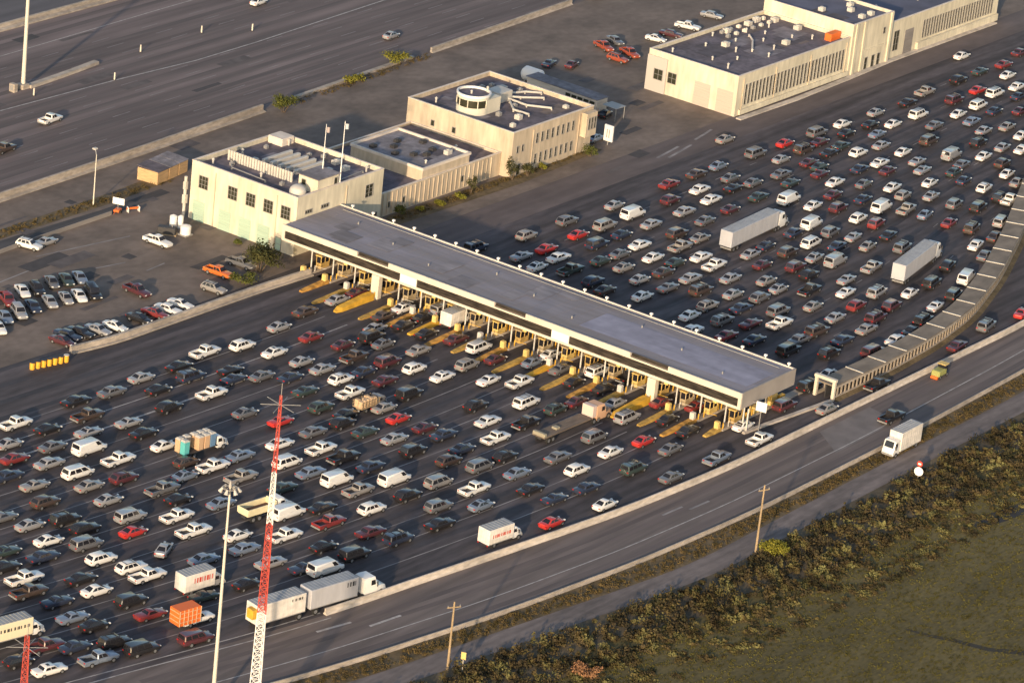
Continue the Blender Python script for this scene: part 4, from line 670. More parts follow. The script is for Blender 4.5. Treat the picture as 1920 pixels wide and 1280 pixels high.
CARS = """
p|w|-44.70|28.93|-1.2|1.08|0|white pickup before the canopy, behind a silver sedan
s|l|-60.55|28.64|-4.2|1.02|0|silver sedan before the canopy, behind a black sedan and ahead of a grey sedan
s|g|-68.32|27.88|-2.9|1.07|0|grey sedan before the canopy, ahead of a black sedan
s|d|-62.04|23.68|-3.7|1.06|0|black sedan before the canopy, behind a dark blue SUV
s|d|-52.37|27.81|-2.4|1.06|0|black sedan before the canopy, behind a white pickup
u|b|-54.13|23.76|-3.7|1.05|0|dark blue SUV before the canopy, ahead of a black sedan
p|w|-56.73|17.19|-3.3|1.05|0|white pickup before the canopy, right of a dark blue SUV
u|d|-66.07|17.94|-2.2|1.06|0|black SUV before the canopy, behind a white pickup and ahead of a silver sedan
s|d|-75.37|29.02|-3.7|1.08|0|black sedan before the canopy, behind a grey sedan
p|n|-78.15|23.99|-4.6|1.05|0|brown pickup before the canopy, ahead of a black sedan
s|l|-75.22|18.21|-5.2|1.02|0|silver sedan before the canopy, ahead of a silver sedan
s|d|-76.45|13.98|-4.6|1.05|0|black sedan before the canopy, ahead of a white van and right of a silver sedan
p|w|-88.86|29.04|-3.5|1.04|0|white pickup before the canopy, behind a black sedan
s|d|-86.59|24.51|-4.2|1.05|0|black sedan before the canopy, behind a brown pickup
s|l|-95.07|24.56|-6.0|1.03|0|silver sedan before the canopy, behind a black sedan and left of a red sedan
s|r|-98.37|20.34|-6.0|1.04|0|red sedan before the canopy, behind a grey sedan
s|g|-90.80|19.65|-3.3|1.05|0|grey sedan before the canopy, ahead of a red sedan
s|l|-82.65|19.74|-5.0|1.06|0|silver sedan before the canopy, behind a silver sedan
v|w|-87.31|15.34|-3.9|1.07|0|white van before the canopy, ahead of a silver sedan
s|l|-95.66|15.82|-4.0|1.06|0|silver sedan before the canopy, behind a white van
p|w|-86.82|9.86|-4.2|1.07|0|white pickup before the canopy, behind a white sedan
s|w|-77.68|8.83|-3.2|1.04|0|white sedan before the canopy, ahead of a white pickup
m|w|-95.04|10.62|-6.2|1.08|0|white minivan before the canopy, ahead of a tan sedan
s|b|-103.66|16.70|-5.1|1.07|0|dark blue sedan before the canopy, left of a tan sedan
s|t|-103.09|11.87|-5.9|1.05|0|tan sedan before the canopy, behind a white minivan
s|t|-97.12|6.43|-4.6|1.05|0|tan sedan before the canopy, behind a maroon SUV
u|m|-91.23|4.85|-4.5|1.05|0|maroon SUV before the canopy, behind a brown hatchback
u|n|-106.32|6.74|-5.6|1.04|0|brown SUV before the canopy, behind a tan sedan
s|l|-98.61|1.25|-6.2|1.07|0|silver sedan before the canopy, behind a grey pickup
s|B|-83.52|-0.55|-4.1|1.05|0|light blue sedan before the canopy, ahead of a grey pickup
p|g|-89.71|-1.49|-5.7|1.06|0|grey pickup before the canopy
s|d|-90.57|-5.38|-6.3|1.03|0|black sedan before the canopy, ahead of a silver SUV
p|w|-77.71|-1.09|-5.8|1.06|0|white pickup before the canopy, right of a brown hatchback
h|n|-79.59|2.61|-5.4|1.07|0|brown hatchback before the canopy
s|g|-58.50|8.82|-3.9|1.07|0|grey sedan before the canopy, behind a dark green sedan
s|B|-71.59|-1.19|-4.0|1.08|0|light blue sedan before the canopy, right of a box truck
p|t|-77.43|-6.40|-5.1|1.05|0|tan pickup before the canopy, behind a white minivan
s|B|-86.81|-10.46|-5.7|1.06|0|light blue sedan before the canopy, behind a dark green sedan
s|d|-47.21|21.43|-3.2|1.04|0|black sedan before the canopy, behind a white sedan
s|b|-49.42|18.85|-1.5|1.05|0|dark blue sedan before the canopy, ahead of a white pickup
u|w|-37.88|26.82|-3.0|1.06|0|white SUV before the canopy, ahead of a white pickup and left of a white sedan
s|w|-35.89|21.69|-1.1|1.07|0|white sedan before the canopy, behind a red sedan
s|l|-35.44|16.30|-2.5|1.07|0|silver sedan before the canopy, right of a white sedan
s|l|-35.19|12.19|-2.9|1.06|0|silver sedan before the canopy, behind a brown pickup
u|w|-36.23|7.50|-2.5|1.06|0|white SUV before the canopy, behind a dark blue sedan
p|w|-39.36|3.04|-1.4|1.03|0|white pickup before the canopy, behind a maroon sedan
s|b|-41.88|13.36|-2.3|1.03|0|dark blue sedan before the canopy, right of a grey sedan
s|G|-44.38|8.27|-3.3|1.07|0|dark green sedan before the canopy, behind a white SUV
s|g|-45.05|16.69|-1.4|1.03|0|grey sedan before the canopy, left of a dark blue sedan
u|G|-47.55|2.42|-2.4|1.05|0|dark green SUV before the canopy, behind a white pickup
s|t|-39.80|-4.14|-2.9|1.02|0|tan sedan before the canopy, behind a black SUV
u|d|-49.78|-3.74|-2.8|1.03|0|black SUV before the canopy, behind a tan sedan
s|d|-46.53|-1.79|-1.7|1.02|0|black sedan before the canopy, right of a dark green SUV
s|R|-56.61|3.20|-2.9|1.02|0|bright red sedan before the canopy, behind a dark green SUV
s|g|-55.86|-2.76|-4.3|1.02|0|grey sedan before the canopy, behind a black SUV
s|w|-63.40|-2.30|-5.0|1.07|0|white sedan before the canopy, ahead of a light blue sedan
p|w|-60.04|-7.77|-3.6|1.03|0|white pickup before the canopy, behind a dark green sedan
m|w|-67.91|-7.48|-5.8|1.04|0|white minivan before the canopy, ahead of a tan pickup
s|B|-68.06|-12.21|-5.7|1.08|0|light blue sedan before the canopy, behind a black pickup
v|w|-67.27|-16.74|-5.3|1.02|0|white van before the canopy, behind a dark blue sedan
v|w|-60.36|-22.35|-4.0|1.06|0|white van before the canopy, behind a brown SUV
m|t|-55.87|-27.36|-4.8|1.03|0|tan minivan before the canopy
p|t|-67.57|-21.15|-5.2|1.02|0|tan pickup before the canopy, behind a white van
u|d|-63.33|-27.25|-4.4|1.07|0|black SUV before the canopy, behind a tan minivan
p|w|-53.60|-32.54|-3.7|1.07|0|white pickup before the canopy, ahead of a grey SUV
s|B|-57.56|-36.79|-4.3|1.07|0|light blue sedan before the canopy, behind a black sedan
u|g|-62.89|-32.75|-5.9|1.05|0|grey SUV before the canopy, behind a white pickup
u|w|-71.26|-26.62|-6.0|1.06|0|white SUV before the canopy, behind a black SUV
s|d|-76.59|-21.36|-5.9|1.03|0|black sedan before the canopy, left of a red pickup
p|d|-59.77|-12.03|-5.2|1.07|0|black pickup before the canopy, behind a silver sedan
s|b|-59.26|-16.85|-4.6|1.06|0|dark blue sedan before the canopy, ahead of a white van
s|G|-49.56|-8.08|-4.3|1.05|0|dark green sedan before the canopy, behind a bright red sedan
s|l|-48.11|-12.76|-4.0|1.08|0|silver sedan before the canopy, ahead of a black pickup
s|R|-41.37|-8.28|-3.1|1.06|0|bright red sedan before the canopy, ahead of a dark green sedan
s|m|-30.92|2.65|-1.2|1.02|0|maroon sedan before the canopy, behind a white SUV
u|m|-24.60|7.11|-1.7|1.03|0|maroon SUV before the canopy, behind a tan sedan
u|w|-23.39|2.53|-1.3|1.02|0|white SUV before the canopy, behind a white SUV
s|w|-22.30|-2.39|0.1|1.03|0|white sedan before the canopy, behind a tan SUV
u|t|-15.47|-2.23|1.3|1.05|0|tan SUV before the canopy
s|w|-17.64|-8.25|1.3|1.08|0|white sedan before the canopy, behind a light blue sedan
s|t|-16.63|6.94|-0.1|1.03|0|tan sedan before the canopy, behind a maroon sedan
p|n|-27.17|11.99|-0.6|1.04|0|brown pickup before the canopy, behind a grey sedan
u|d|-32.38|-3.38|-0.9|1.06|0|black SUV before the canopy, behind a white sedan
u|d|-27.88|-13.37|-1.8|1.06|0|black SUV before the canopy, left of a white sedan
s|w|-31.15|-18.24|-1.6|1.05|0|white sedan before the canopy, behind a white SUV
p|w|-35.65|-23.18|-3.6|1.02|0|white pickup before the canopy, behind a black pickup
s|b|-40.78|-16.84|-4.0|1.04|0|dark blue sedan before the canopy, ahead of a black SUV
s|m|-41.00|-13.31|-3.6|1.06|0|maroon sedan before the canopy, right of a bright red sedan
u|n|-48.36|-23.58|-4.6|1.03|0|brown SUV before the canopy, behind a dark blue sedan
s|b|-43.02|-22.16|-4.0|1.03|0|dark blue sedan before the canopy, behind a white pickup
u|d|-49.58|-17.57|-3.7|1.05|0|black SUV before the canopy, behind a dark blue sedan
m|g|-46.19|-27.95|-3.3|1.04|0|grey minivan before the canopy, behind a black SUV
u|d|-40.28|-28.43|-2.2|1.03|0|black SUV before the canopy, ahead of a grey minivan
s|b|-30.81|7.14|-0.7|1.08|0|dark blue sedan before the canopy, behind a maroon SUV
s|m|-24.62|16.41|-0.5|1.05|0|maroon sedan before the canopy, right of a red sedan
s|g|-19.06|12.43|-1.2|1.05|0|grey sedan before the canopy, behind a black sedan
u|w|-7.89|1.04|0.1|1.05|0|white SUV before the canopy, ahead of a white SUV
s|m|-9.67|-3.72|-1.1|1.03|0|maroon sedan before the canopy, ahead of a tan SUV
v|w|-82.07|-19.35|-6.3|1.07|0|white van before the canopy, ahead of a white sedan
s|G|-75.62|-12.98|-4.2|1.05|0|dark green sedan before the canopy, behind a light blue sedan
p|w|-14.37|-12.17|-0.5|1.06|0|white pickup before the canopy, behind a grey sedan and right of a white sedan
u|w|-20.38|-17.91|-0.4|1.08|0|white SUV before the canopy, behind a black sedan
s|B|-5.95|-8.48|0.5|1.02|0|light blue sedan before the canopy, ahead of a white sedan
s|w|-0.74|-8.48|-0.5|1.03|2|white sedan at the toll booths, ahead of a light blue sedan
s|g|-4.64|-13.24|0.4|1.07|0|grey sedan before the canopy, right of a light blue sedan
s|d|-7.29|-17.99|-0.1|1.02|0|black sedan before the canopy, ahead of a white SUV
s|d|-5.78|-22.75|-0.0|1.04|0|black sedan before the canopy, behind a black pickup
u|w|-0.62|-17.99|0.2|1.03|2|white SUV at the toll booths
p|d|1.72|-22.75|-0.6|1.02|2|black pickup at the toll booths
s|m|-13.62|-23.00|1.1|1.04|0|maroon sedan before the canopy, behind a black sedan
u|G|-18.86|-22.63|0.7|1.02|0|dark green SUV before the canopy, behind a maroon sedan
p|d|-26.96|-22.78|-0.9|1.03|0|black pickup before the canopy, behind a dark green SUV
s|l|-9.35|-27.51|-0.1|1.04|0|silver sedan before the canopy, right of a black sedan
u|l|-12.59|-32.26|-0.3|1.07|0|silver SUV before the canopy, behind a red sedan
m|g|-22.96|-33.17|-1.5|1.03|0|grey minivan before the canopy, behind a silver SUV
s|d|-8.08|-37.02|0.9|1.02|0|black sedan before the canopy, ahead of a white sedan
s|d|-9.26|-41.78|1.2|1.06|0|black sedan before the canopy, rightmost such sedan
s|r|-3.02|-32.26|-1.2|1.06|2|red sedan at the toll booths, ahead of a silver SUV
s|r|0.28|-37.02|0.7|1.06|2|red sedan at the toll booths, ahead of a black sedan
s|w|-0.37|-46.53|-0.0|1.06|2|white sedan at the toll booths, behind a maroon SUV
p|w|-3.05|-51.46|-0.1|1.04|2|white pickup at the toll booths
s|R|-18.13|-39.36|-0.6|1.07|0|bright red sedan before the canopy, ahead of a white sedan
s|w|-25.73|-38.25|-1.0|1.05|0|white sedan before the canopy, behind a bright red sedan
s|g|-17.41|-43.98|0.8|1.08|0|grey sedan before the canopy, ahead of a dark green SUV
p|B|-14.64|-51.00|0.9|1.08|0|light blue pickup before the canopy, behind a white pickup
u|G|-28.33|-44.50|-2.2|1.04|0|dark green SUV before the canopy, behind a grey sedan
s|g|-26.32|-50.20|-1.7|1.05|0|grey sedan before the canopy, behind a light blue pickup
u|w|-35.66|-38.89|-2.3|1.05|0|white SUV before the canopy, right of a grey sedan
s|g|-33.89|-33.94|-2.1|1.08|0|grey sedan before the canopy, behind a grey minivan
s|B|-43.75|-33.33|-4.7|1.07|0|light blue sedan before the canopy, behind a grey sedan
s|d|-46.97|-38.25|-2.7|1.04|0|black sedan before the canopy, ahead of a light blue sedan
s|b|-39.88|-43.71|-3.7|1.03|0|dark blue sedan before the canopy, behind a dark green SUV
s|b|-46.90|-42.73|-5.2|1.02|0|dark blue sedan before the canopy, behind a dark blue sedan
s|w|-42.69|-49.20|-2.5|1.07|0|white sedan before the canopy, ahead of a bright red sedan
s|t|16.38|-51.96|-1.0|1.11|1|tan sedan beyond the canopy, behind a black pickup
p|d|22.02|-60.90|-0.7|1.09|5|black pickup on the ramp outside the barrier
s|m|58.24|-52.00|5.8|1.11|5|maroon sedan on the ramp lane below the slotted walkway
p|d|31.99|-52.00|0.1|1.10|5|black pickup on the ramp lane below the slotted walkway
u|m|11.94|-46.53|0.1|1.03|2|maroon SUV at the toll booths
u|d|32.88|-33.81|0.7|1.13|1|black SUV beyond the canopy, behind a grey sedan
u|d|37.33|-39.15|0.0|1.08|1|black SUV beyond the canopy, behind a dark blue sedan
u|m|43.94|-43.84|-0.6|1.12|1|maroon SUV beyond the canopy, ahead of a white sedan
s|w|29.39|-44.17|-0.1|1.13|1|white sedan beyond the canopy, behind a maroon SUV
u|d|22.22|-44.81|-0.2|1.12|1|black SUV beyond the canopy, ahead of a maroon SUV
s|l|-113.70|2.87|-6.8|1.08|0|silver sedan before the canopy, right of a grey sedan
s|w|-115.43|-2.40|-9.0|1.05|0|white sedan before the canopy, behind a black SUV
u|d|-108.50|0.78|-8.4|1.05|0|black SUV before the canopy, behind a grey pickup
u|d|-108.64|-3.27|-6.4|1.06|0|black SUV before the canopy, behind a silver SUV
u|g|-112.30|-6.86|-8.0|1.03|0|grey SUV before the canopy, behind a bright red sedan
s|G|-122.65|-0.74|-8.9|1.05|0|dark green sedan before the canopy, behind a white sedan
s|b|-119.87|-5.49|-7.6|1.06|0|dark blue sedan before the canopy, behind a grey SUV
u|w|-114.30|-11.49|-8.6|1.06|0|white SUV before the canopy, behind a white pickup
u|w|-113.19|-16.21|-9.2|1.08|0|white SUV before the canopy, right of a white SUV
p|w|-113.36|-19.52|-8.6|1.06|0|white pickup before the canopy, ahead of a white sedan
p|w|-127.03|-8.60|-8.7|1.07|0|white pickup before the canopy, behind a white SUV
s|d|-126.26|-4.17|-8.9|1.03|0|black sedan before the canopy, right of a dark green sedan
s|d|-121.07|-13.86|-9.0|1.04|0|black sedan before the canopy, behind a white SUV and ahead of a brown pickup
s|w|-122.28|-17.85|-9.6|1.08|0|white sedan before the canopy, behind a white pickup
p|n|-129.62|-11.91|-10.2|1.02|0|brown pickup before the canopy, right of a white pickup
s|b|-128.85|-16.48|-9.4|1.06|0|dark blue sedan before the canopy, left of a light blue sedan
s|B|-130.90|-21.24|-10.1|1.06|0|light blue sedan before the canopy, behind a black SUV
s|d|-130.45|-24.90|-10.1|1.02|0|black sedan before the canopy, ahead of a maroon pickup
u|d|-121.14|-23.30|-9.9|1.06|0|black SUV before the canopy, ahead of a light blue sedan
s|r|-122.08|-27.73|-9.7|1.07|0|red sedan before the canopy, behind a dark green sedan
s|R|-104.07|-8.47|-6.5|1.03|0|bright red sedan before the canopy, behind a white pickup
p|w|-97.22|-14.14|-7.6|1.07|0|white pickup before the canopy, behind a box truck
s|l|-105.08|-15.25|24.2|1.06|0|silver sedan before the canopy, behind a white pickup
p|w|-95.27|-9.23|-5.6|1.03|0|white pickup before the canopy, ahead of a bright red sedan
u|l|-100.55|-4.79|-6.4|1.03|0|silver SUV before the canopy, behind a black sedan
s|w|-93.39|-19.27|-7.4|1.05|0|white sedan before the canopy, behind a white van
s|B|-96.09|-22.82|-7.3|1.05|0|light blue sedan before the canopy, ahead of a light blue sedan
s|d|-104.69|-30.59|-7.5|1.03|0|black sedan before the canopy, ahead of a dark green sedan
s|G|-112.23|-28.99|-10.8|1.02|0|dark green sedan before the canopy, behind a black sedan
u|d|-132.31|-30.23|-10.9|1.05|0|black SUV before the canopy, behind a box truck and ahead of a dark blue sedan
u|d|-131.02|-34.05|-11.4|1.06|0|black SUV before the canopy, behind a maroon SUV
u|m|-123.09|-36.89|-11.0|1.05|0|maroon SUV before the canopy, behind a box truck
p|B|-137.44|-31.98|-13.0|1.04|0|light blue pickup before the canopy, behind a black SUV
p|m|-140.07|-24.65|-13.2|1.05|0|maroon pickup before the canopy
s|b|-137.13|-27.45|-11.2|1.02|0|dark blue sedan before the canopy, ahead of a black hatchback
s|w|-144.66|-29.65|-12.1|1.03|0|white sedan before the canopy, behind a light blue pickup
s|g|-114.77|7.38|-7.5|1.07|0|grey sedan before the canopy, behind a brown SUV
h|d|-146.00|-25.31|-11.7|1.06|0|black hatchback before the canopy
s|B|-103.23|-21.24|-8.9|1.07|0|light blue sedan before the canopy, behind a light blue sedan
p|r|-79.80|-25.38|-6.4|1.03|0|red pickup before the canopy
s|m|-77.66|-31.48|-6.8|1.05|0|maroon sedan before the canopy, behind a grey SUV
u|b|-76.47|-35.77|-6.2|1.02|0|dark blue SUV before the canopy, ahead of a black SUV
s|d|-67.57|-36.62|-6.0|1.08|0|black sedan before the canopy, behind a light blue sedan
p|w|-88.30|-24.00|-7.0|1.05|0|white pickup before the canopy, behind a red pickup
s|d|-86.80|-30.06|-5.9|1.05|0|black sedan before the canopy, behind a maroon sedan
u|d|-85.49|-34.71|-6.6|1.04|0|black SUV before the canopy, behind a dark blue SUV
s|l|-96.82|-28.32|-7.5|1.05|0|silver sedan before the canopy, right of a light blue sedan
s|b|-94.45|-32.63|-8.7|1.07|0|dark blue sedan before the canopy, right of a silver sedan
v|w|-92.63|-35.08|-8.1|1.07|0|white van before the canopy, behind a black SUV
s|R|-54.26|-47.57|-3.9|1.06|0|bright red sedan before the canopy, behind a white sedan
s|w|203.98|32.27|0.2|1.11|1|white sedan beyond the canopy, eighth such sedan from the right
s|r|206.50|23.46|0.5|1.12|1|red sedan beyond the canopy, ahead of a dark green sedan
s|w|200.69|19.17|1.9|1.11|1|white sedan beyond the canopy, ahead of a bright red sedan
s|G|197.94|24.36|2.4|1.10|1|dark green sedan beyond the canopy, behind a red sedan
u|d|188.63|24.13|1.8|1.12|1|black SUV beyond the canopy, behind a dark green sedan
s|R|186.24|18.07|1.7|1.09|1|bright red sedan beyond the canopy, behind a white sedan
u|w|187.40|14.64|2.3|1.10|1|white SUV beyond the canopy, ahead of a white SUV
s|w|195.56|14.02|4.3|1.09|1|white sedan beyond the canopy, third such sedan from the right
u|w|177.41|12.83|4.1|1.08|1|white SUV beyond the canopy, behind a white SUV
u|m|176.20|17.79|2.1|1.09|1|maroon SUV beyond the canopy, behind a bright red sedan
p|t|175.73|24.47|0.3|1.09|1|tan pickup beyond the canopy, behind a black SUV
s|d|166.55|23.10|0.8|1.10|1|black sedan beyond the canopy, behind a tan pickup
u|w|161.53|17.60|1.9|1.10|1|white SUV beyond the canopy, behind a maroon SUV
s|w|169.11|12.66|4.4|1.13|1|white sedan beyond the canopy, behind a white SUV and ahead of a grey sedan
s|B|167.33|8.50|4.5|1.10|1|light blue sedan beyond the canopy, behind a dark blue sedan
s|b|177.00|8.79|3.6|1.13|1|dark blue sedan beyond the canopy, ahead of a light blue sedan
s|b|189.85|10.46|3.1|1.08|1|dark blue sedan beyond the canopy, rightmost such sedan
s|m|181.52|5.43|5.2|1.08|1|maroon sedan beyond the canopy, right of a white SUV
s|l|155.36|23.89|1.1|1.09|1|silver sedan beyond the canopy, behind a black sedan
s|w|143.46|24.38|0.8|1.12|1|white sedan beyond the canopy, ahead of a grey SUV
s|w|152.17|17.87|2.8|1.12|1|white sedan beyond the canopy, ahead of a light blue sedan
s|d|147.91|20.57|2.8|1.10|1|black sedan beyond the canopy, ahead of a black sedan
s|B|144.05|16.64|3.6|1.09|1|light blue sedan beyond the canopy, behind a white sedan
u|g|134.40|24.66|1.4|1.13|1|grey SUV beyond the canopy, behind a white sedan
s|d|139.19|20.78|3.1|1.11|1|black sedan beyond the canopy, behind a black sedan and ahead of a maroon sedan
s|R|123.70|25.26|2.0|1.12|1|bright red sedan beyond the canopy, behind a grey SUV
s|m|130.17|21.33|3.0|1.13|1|maroon sedan beyond the canopy, ahead of a brown SUV
u|n|123.57|20.88|3.2|1.12|1|brown SUV beyond the canopy, behind a maroon sedan
s|g|158.60|12.07|3.8|1.09|1|grey sedan beyond the canopy, ahead of a silver sedan
s|l|164.23|3.92|4.7|1.11|1|silver sedan beyond the canopy, right of a light blue sedan
s|t|170.54|2.14|4.6|1.10|1|tan sedan beyond the canopy, right of a light blue sedan
s|w|168.25|-2.54|6.1|1.13|1|white sedan beyond the canopy, ahead of a silver sedan and right of a tan sedan
s|G|131.71|17.43|3.5|1.10|1|dark green sedan beyond the canopy, behind a light blue sedan
s|d|126.21|16.61|3.8|1.08|1|black sedan beyond the canopy, behind a dark green sedan
u|w|130.95|12.93|2.1|1.08|1|white SUV beyond the canopy, behind a silver sedan
s|l|138.74|12.47|3.0|1.09|1|silver sedan beyond the canopy, behind a grey sedan
s|w|138.95|7.55|5.3|1.13|1|white sedan beyond the canopy, left of a silver sedan
u|n|149.17|7.74|4.1|1.12|1|brown SUV beyond the canopy, behind a light blue sedan
v|l|145.16|0.20|5.2|1.11|1|silver van beyond the canopy, behind a black SUV
u|d|156.54|0.73|5.5|1.12|1|black SUV beyond the canopy, ahead of a silver van
s|l|158.30|-3.77|7.1|1.09|1|silver sedan beyond the canopy, behind a white sedan and ahead of a white sedan
s|w|150.45|-4.04|6.4|1.08|1|white sedan beyond the canopy, left of a brown SUV
s|w|160.65|-6.99|6.5|1.13|1|white sedan beyond the canopy, ahead of a brown SUV
s|l|114.99|20.58|1.2|1.08|1|silver sedan beyond the canopy, behind a brown SUV
s|m|117.91|16.03|2.5|1.09|1|maroon sedan beyond the canopy, behind a black sedan and ahead of a grey sedan
s|w|129.55|7.16|4.0|1.09|1|white sedan beyond the canopy, right of a white SUV
s|l|136.44|2.84|4.6|1.09|1|silver sedan beyond the canopy, ahead of a maroon sedan
u|n|149.53|-8.76|7.5|1.11|1|brown SUV beyond the canopy, behind a white sedan
s|g|142.31|-3.76|7.5|1.09|1|grey sedan beyond the canopy, right of a silver van
s|b|123.08|7.72|3.4|1.07|1|dark blue sedan beyond the canopy, ahead of a white sedan
s|G|117.53|13.41|3.1|1.12|1|dark green sedan beyond the canopy, behind a white SUV
s|l|132.86|-0.50|5.1|1.12|1|silver sedan beyond the canopy, behind a silver van
s|m|126.80|3.67|6.0|1.10|1|maroon sedan beyond the canopy, behind a silver sedan
s|m|217.04|25.54|2.0|1.09|1|maroon sedan beyond the canopy, rightmost such sedan
s|t|115.79|34.09|0.1|1.11|1|tan sedan beyond the canopy, third such sedan from the left
u|g|113.65|25.58|1.0|1.13|1|grey SUV beyond the canopy, behind a bright red sedan
s|B|101.57|26.18|1.5|1.10|1|light blue sedan beyond the canopy, behind a grey SUV
s|r|85.24|26.45|1.8|1.09|1|red sedan beyond the canopy, behind a brown sedan
s|n|94.23|26.31|1.4|1.11|1|brown sedan beyond the canopy, behind a light blue sedan
s|w|87.58|21.07|2.9|1.10|1|white sedan beyond the canopy, right of a red sedan
s|w|84.74|16.61|3.0|1.13|1|white sedan beyond the canopy, behind a black sedan and ahead of a silver sedan
s|g|97.74|20.89|1.7|1.10|1|grey sedan beyond the canopy, right of a light blue sedan
s|g|99.13|16.66|1.5|1.10|1|grey sedan beyond the canopy, behind a grey sedan
s|d|93.44|17.44|3.7|1.08|1|black sedan beyond the canopy, behind a grey sedan
u|m|77.96|21.20|2.4|1.08|1|maroon SUV beyond the canopy, left of a silver sedan
s|l|67.16|26.30|1.6|1.11|1|silver sedan beyond the canopy, behind a red sedan
v|w|65.96|21.32|0.3|1.08|1|white van beyond the canopy, ahead of a tan SUV
s|l|75.19|16.15|0.4|1.12|1|silver sedan beyond the canopy, ahead of a silver sedan
s|m|83.17|11.24|2.4|1.08|1|maroon sedan beyond the canopy, behind a dark green sedan
s|G|93.37|11.70|2.5|1.08|1|dark green sedan beyond the canopy, behind a dark green sedan
u|g|53.22|27.04|-0.9|1.11|1|grey SUV beyond the canopy, ahead of a tan SUV
u|t|56.90|21.19|0.8|1.13|1|tan SUV beyond the canopy, behind a white van
s|l|64.55|16.28|2.1|1.07|1|silver sedan beyond the canopy, behind a silver sedan
s|g|74.19|10.88|2.1|1.09|1|grey sedan beyond the canopy, ahead of a brown SUV
u|n|64.23|10.35|0.5|1.11|1|brown SUV beyond the canopy, behind a grey sedan
s|b|55.58|16.54|-0.6|1.10|1|dark blue sedan beyond the canopy, ahead of a dark blue SUV
u|t|41.09|27.29|1.1|1.08|1|tan SUV beyond the canopy, behind a grey SUV
s|R|49.17|21.58|0.2|1.12|1|bright red sedan beyond the canopy, behind a tan SUV
s|R|38.73|21.11|1.0|1.11|1|bright red sedan beyond the canopy, behind a bright red sedan
u|b|47.85|16.55|0.1|1.08|1|dark blue SUV beyond the canopy, behind a dark blue sedan
s|w|54.02|11.50|-0.4|1.08|1|white sedan beyond the canopy, right of a dark blue sedan
s|t|65.79|6.41|1.1|1.08|1|tan sedan beyond the canopy, ahead of a tan pickup
p|t|59.19|6.17|0.6|1.07|1|tan pickup beyond the canopy, behind a tan sedan
s|w|58.01|0.89|1.8|1.09|1|white sedan beyond the canopy, behind a box truck
p|w|56.33|-3.11|2.6|1.13|1|white pickup beyond the canopy, behind a silver sedan
s|l|32.12|21.84|0.0|1.12|1|silver sedan beyond the canopy, behind a bright red sedan
s|w|36.95|17.19|-0.9|1.13|1|white sedan beyond the canopy, behind a dark blue SUV
s|w|30.17|16.91|0.8|1.08|1|white sedan beyond the canopy, behind a white sedan and right of a silver sedan
p|G|33.60|12.16|-0.8|1.11|1|dark green pickup beyond the canopy
s|G|41.70|11.33|-0.5|1.09|1|dark green sedan beyond the canopy, ahead of a dark green pickup
s|g|47.26|11.11|-0.0|1.10|1|grey sedan beyond the canopy, right of a dark blue SUV
s|w|50.69|6.29|1.3|1.10|1|white sedan beyond the canopy, behind a tan pickup
s|G|51.77|2.22|0.9|1.12|1|dark green sedan beyond the canopy, behind a white sedan
s|t|42.33|6.82|-0.6|1.10|1|tan sedan beyond the canopy, ahead of a dark blue SUV
s|n|46.12|0.90|1.4|1.12|1|brown sedan beyond the canopy, behind a dark green sedan
s|l|47.60|-3.84|0.9|1.09|1|silver sedan beyond the canopy, behind a white pickup
s|l|53.39|-8.47|1.7|1.12|1|silver sedan beyond the canopy, right of a white pickup
s|l|66.45|-4.15|3.1|1.07|1|silver sedan beyond the canopy, ahead of a white pickup
s|m|63.66|-8.54|2.2|1.08|1|maroon sedan beyond the canopy, behind a brown SUV
s|b|72.21|-3.70|4.1|1.11|1|dark blue sedan beyond the canopy, right of a box truck
u|b|32.16|6.28|0.6|1.11|1|dark blue SUV beyond the canopy, behind a tan sedan
s|n|30.63|2.60|-0.1|1.12|1|brown sedan beyond the canopy, behind a silver sedan
s|l|39.78|1.61|0.7|1.07|1|silver sedan beyond the canopy, behind a brown sedan
s|g|40.57|-3.80|0.9|1.12|1|grey sedan beyond the canopy, left of a brown SUV
s|w|33.54|-3.28|-1.2|1.11|1|white sedan beyond the canopy, right of a brown sedan
u|n|44.08|-8.45|-1.0|1.08|1|brown SUV beyond the canopy, right of a grey sedan
s|l|47.22|-13.12|0.5|1.11|1|silver sedan beyond the canopy, behind a tan sedan
u|g|49.51|-17.17|2.1|1.08|1|grey SUV beyond the canopy, ahead of a dark blue sedan
u|t|38.90|-13.32|1.0|1.13|1|tan SUV beyond the canopy, behind a silver sedan
s|b|42.74|-17.75|-0.5|1.10|1|dark blue sedan beyond the canopy, behind a grey SUV
s|w|32.63|-13.82|0.8|1.08|1|white sedan beyond the canopy, behind a tan SUV
u|g|35.20|-18.84|-0.6|1.12|1|grey SUV beyond the canopy, behind a dark blue sedan
s|m|37.99|-22.79|0.2|1.13|1|maroon sedan beyond the canopy, behind a grey SUV
s|w|27.26|-17.87|-0.2|1.10|1|white sedan beyond the canopy, behind a grey SUV
s|r|30.01|-23.14|-0.1|1.12|1|red sedan beyond the canopy, behind a maroon sedan
s|b|32.24|-27.38|-1.0|1.11|1|dark blue sedan beyond the canopy, behind a white pickup
s|t|57.51|-13.39|1.7|1.12|1|tan sedan beyond the canopy, ahead of a silver sedan
s|g|107.78|15.93|2.0|1.13|1|grey sedan beyond the canopy, ahead of a grey sedan
s|G|105.09|12.08|3.6|1.09|1|dark green sedan beyond the canopy, behind a maroon sedan
s|m|114.17|11.16|3.6|1.10|1|maroon sedan beyond the canopy, behind a white SUV
s|w|112.59|6.77|3.7|1.13|1|white sedan beyond the canopy, behind a dark blue sedan
s|g|116.23|2.59|5.9|1.12|1|grey sedan beyond the canopy, ahead of a maroon sedan
s|w|119.36|-1.91|6.2|1.12|1|white sedan beyond the canopy, left of a tan SUV
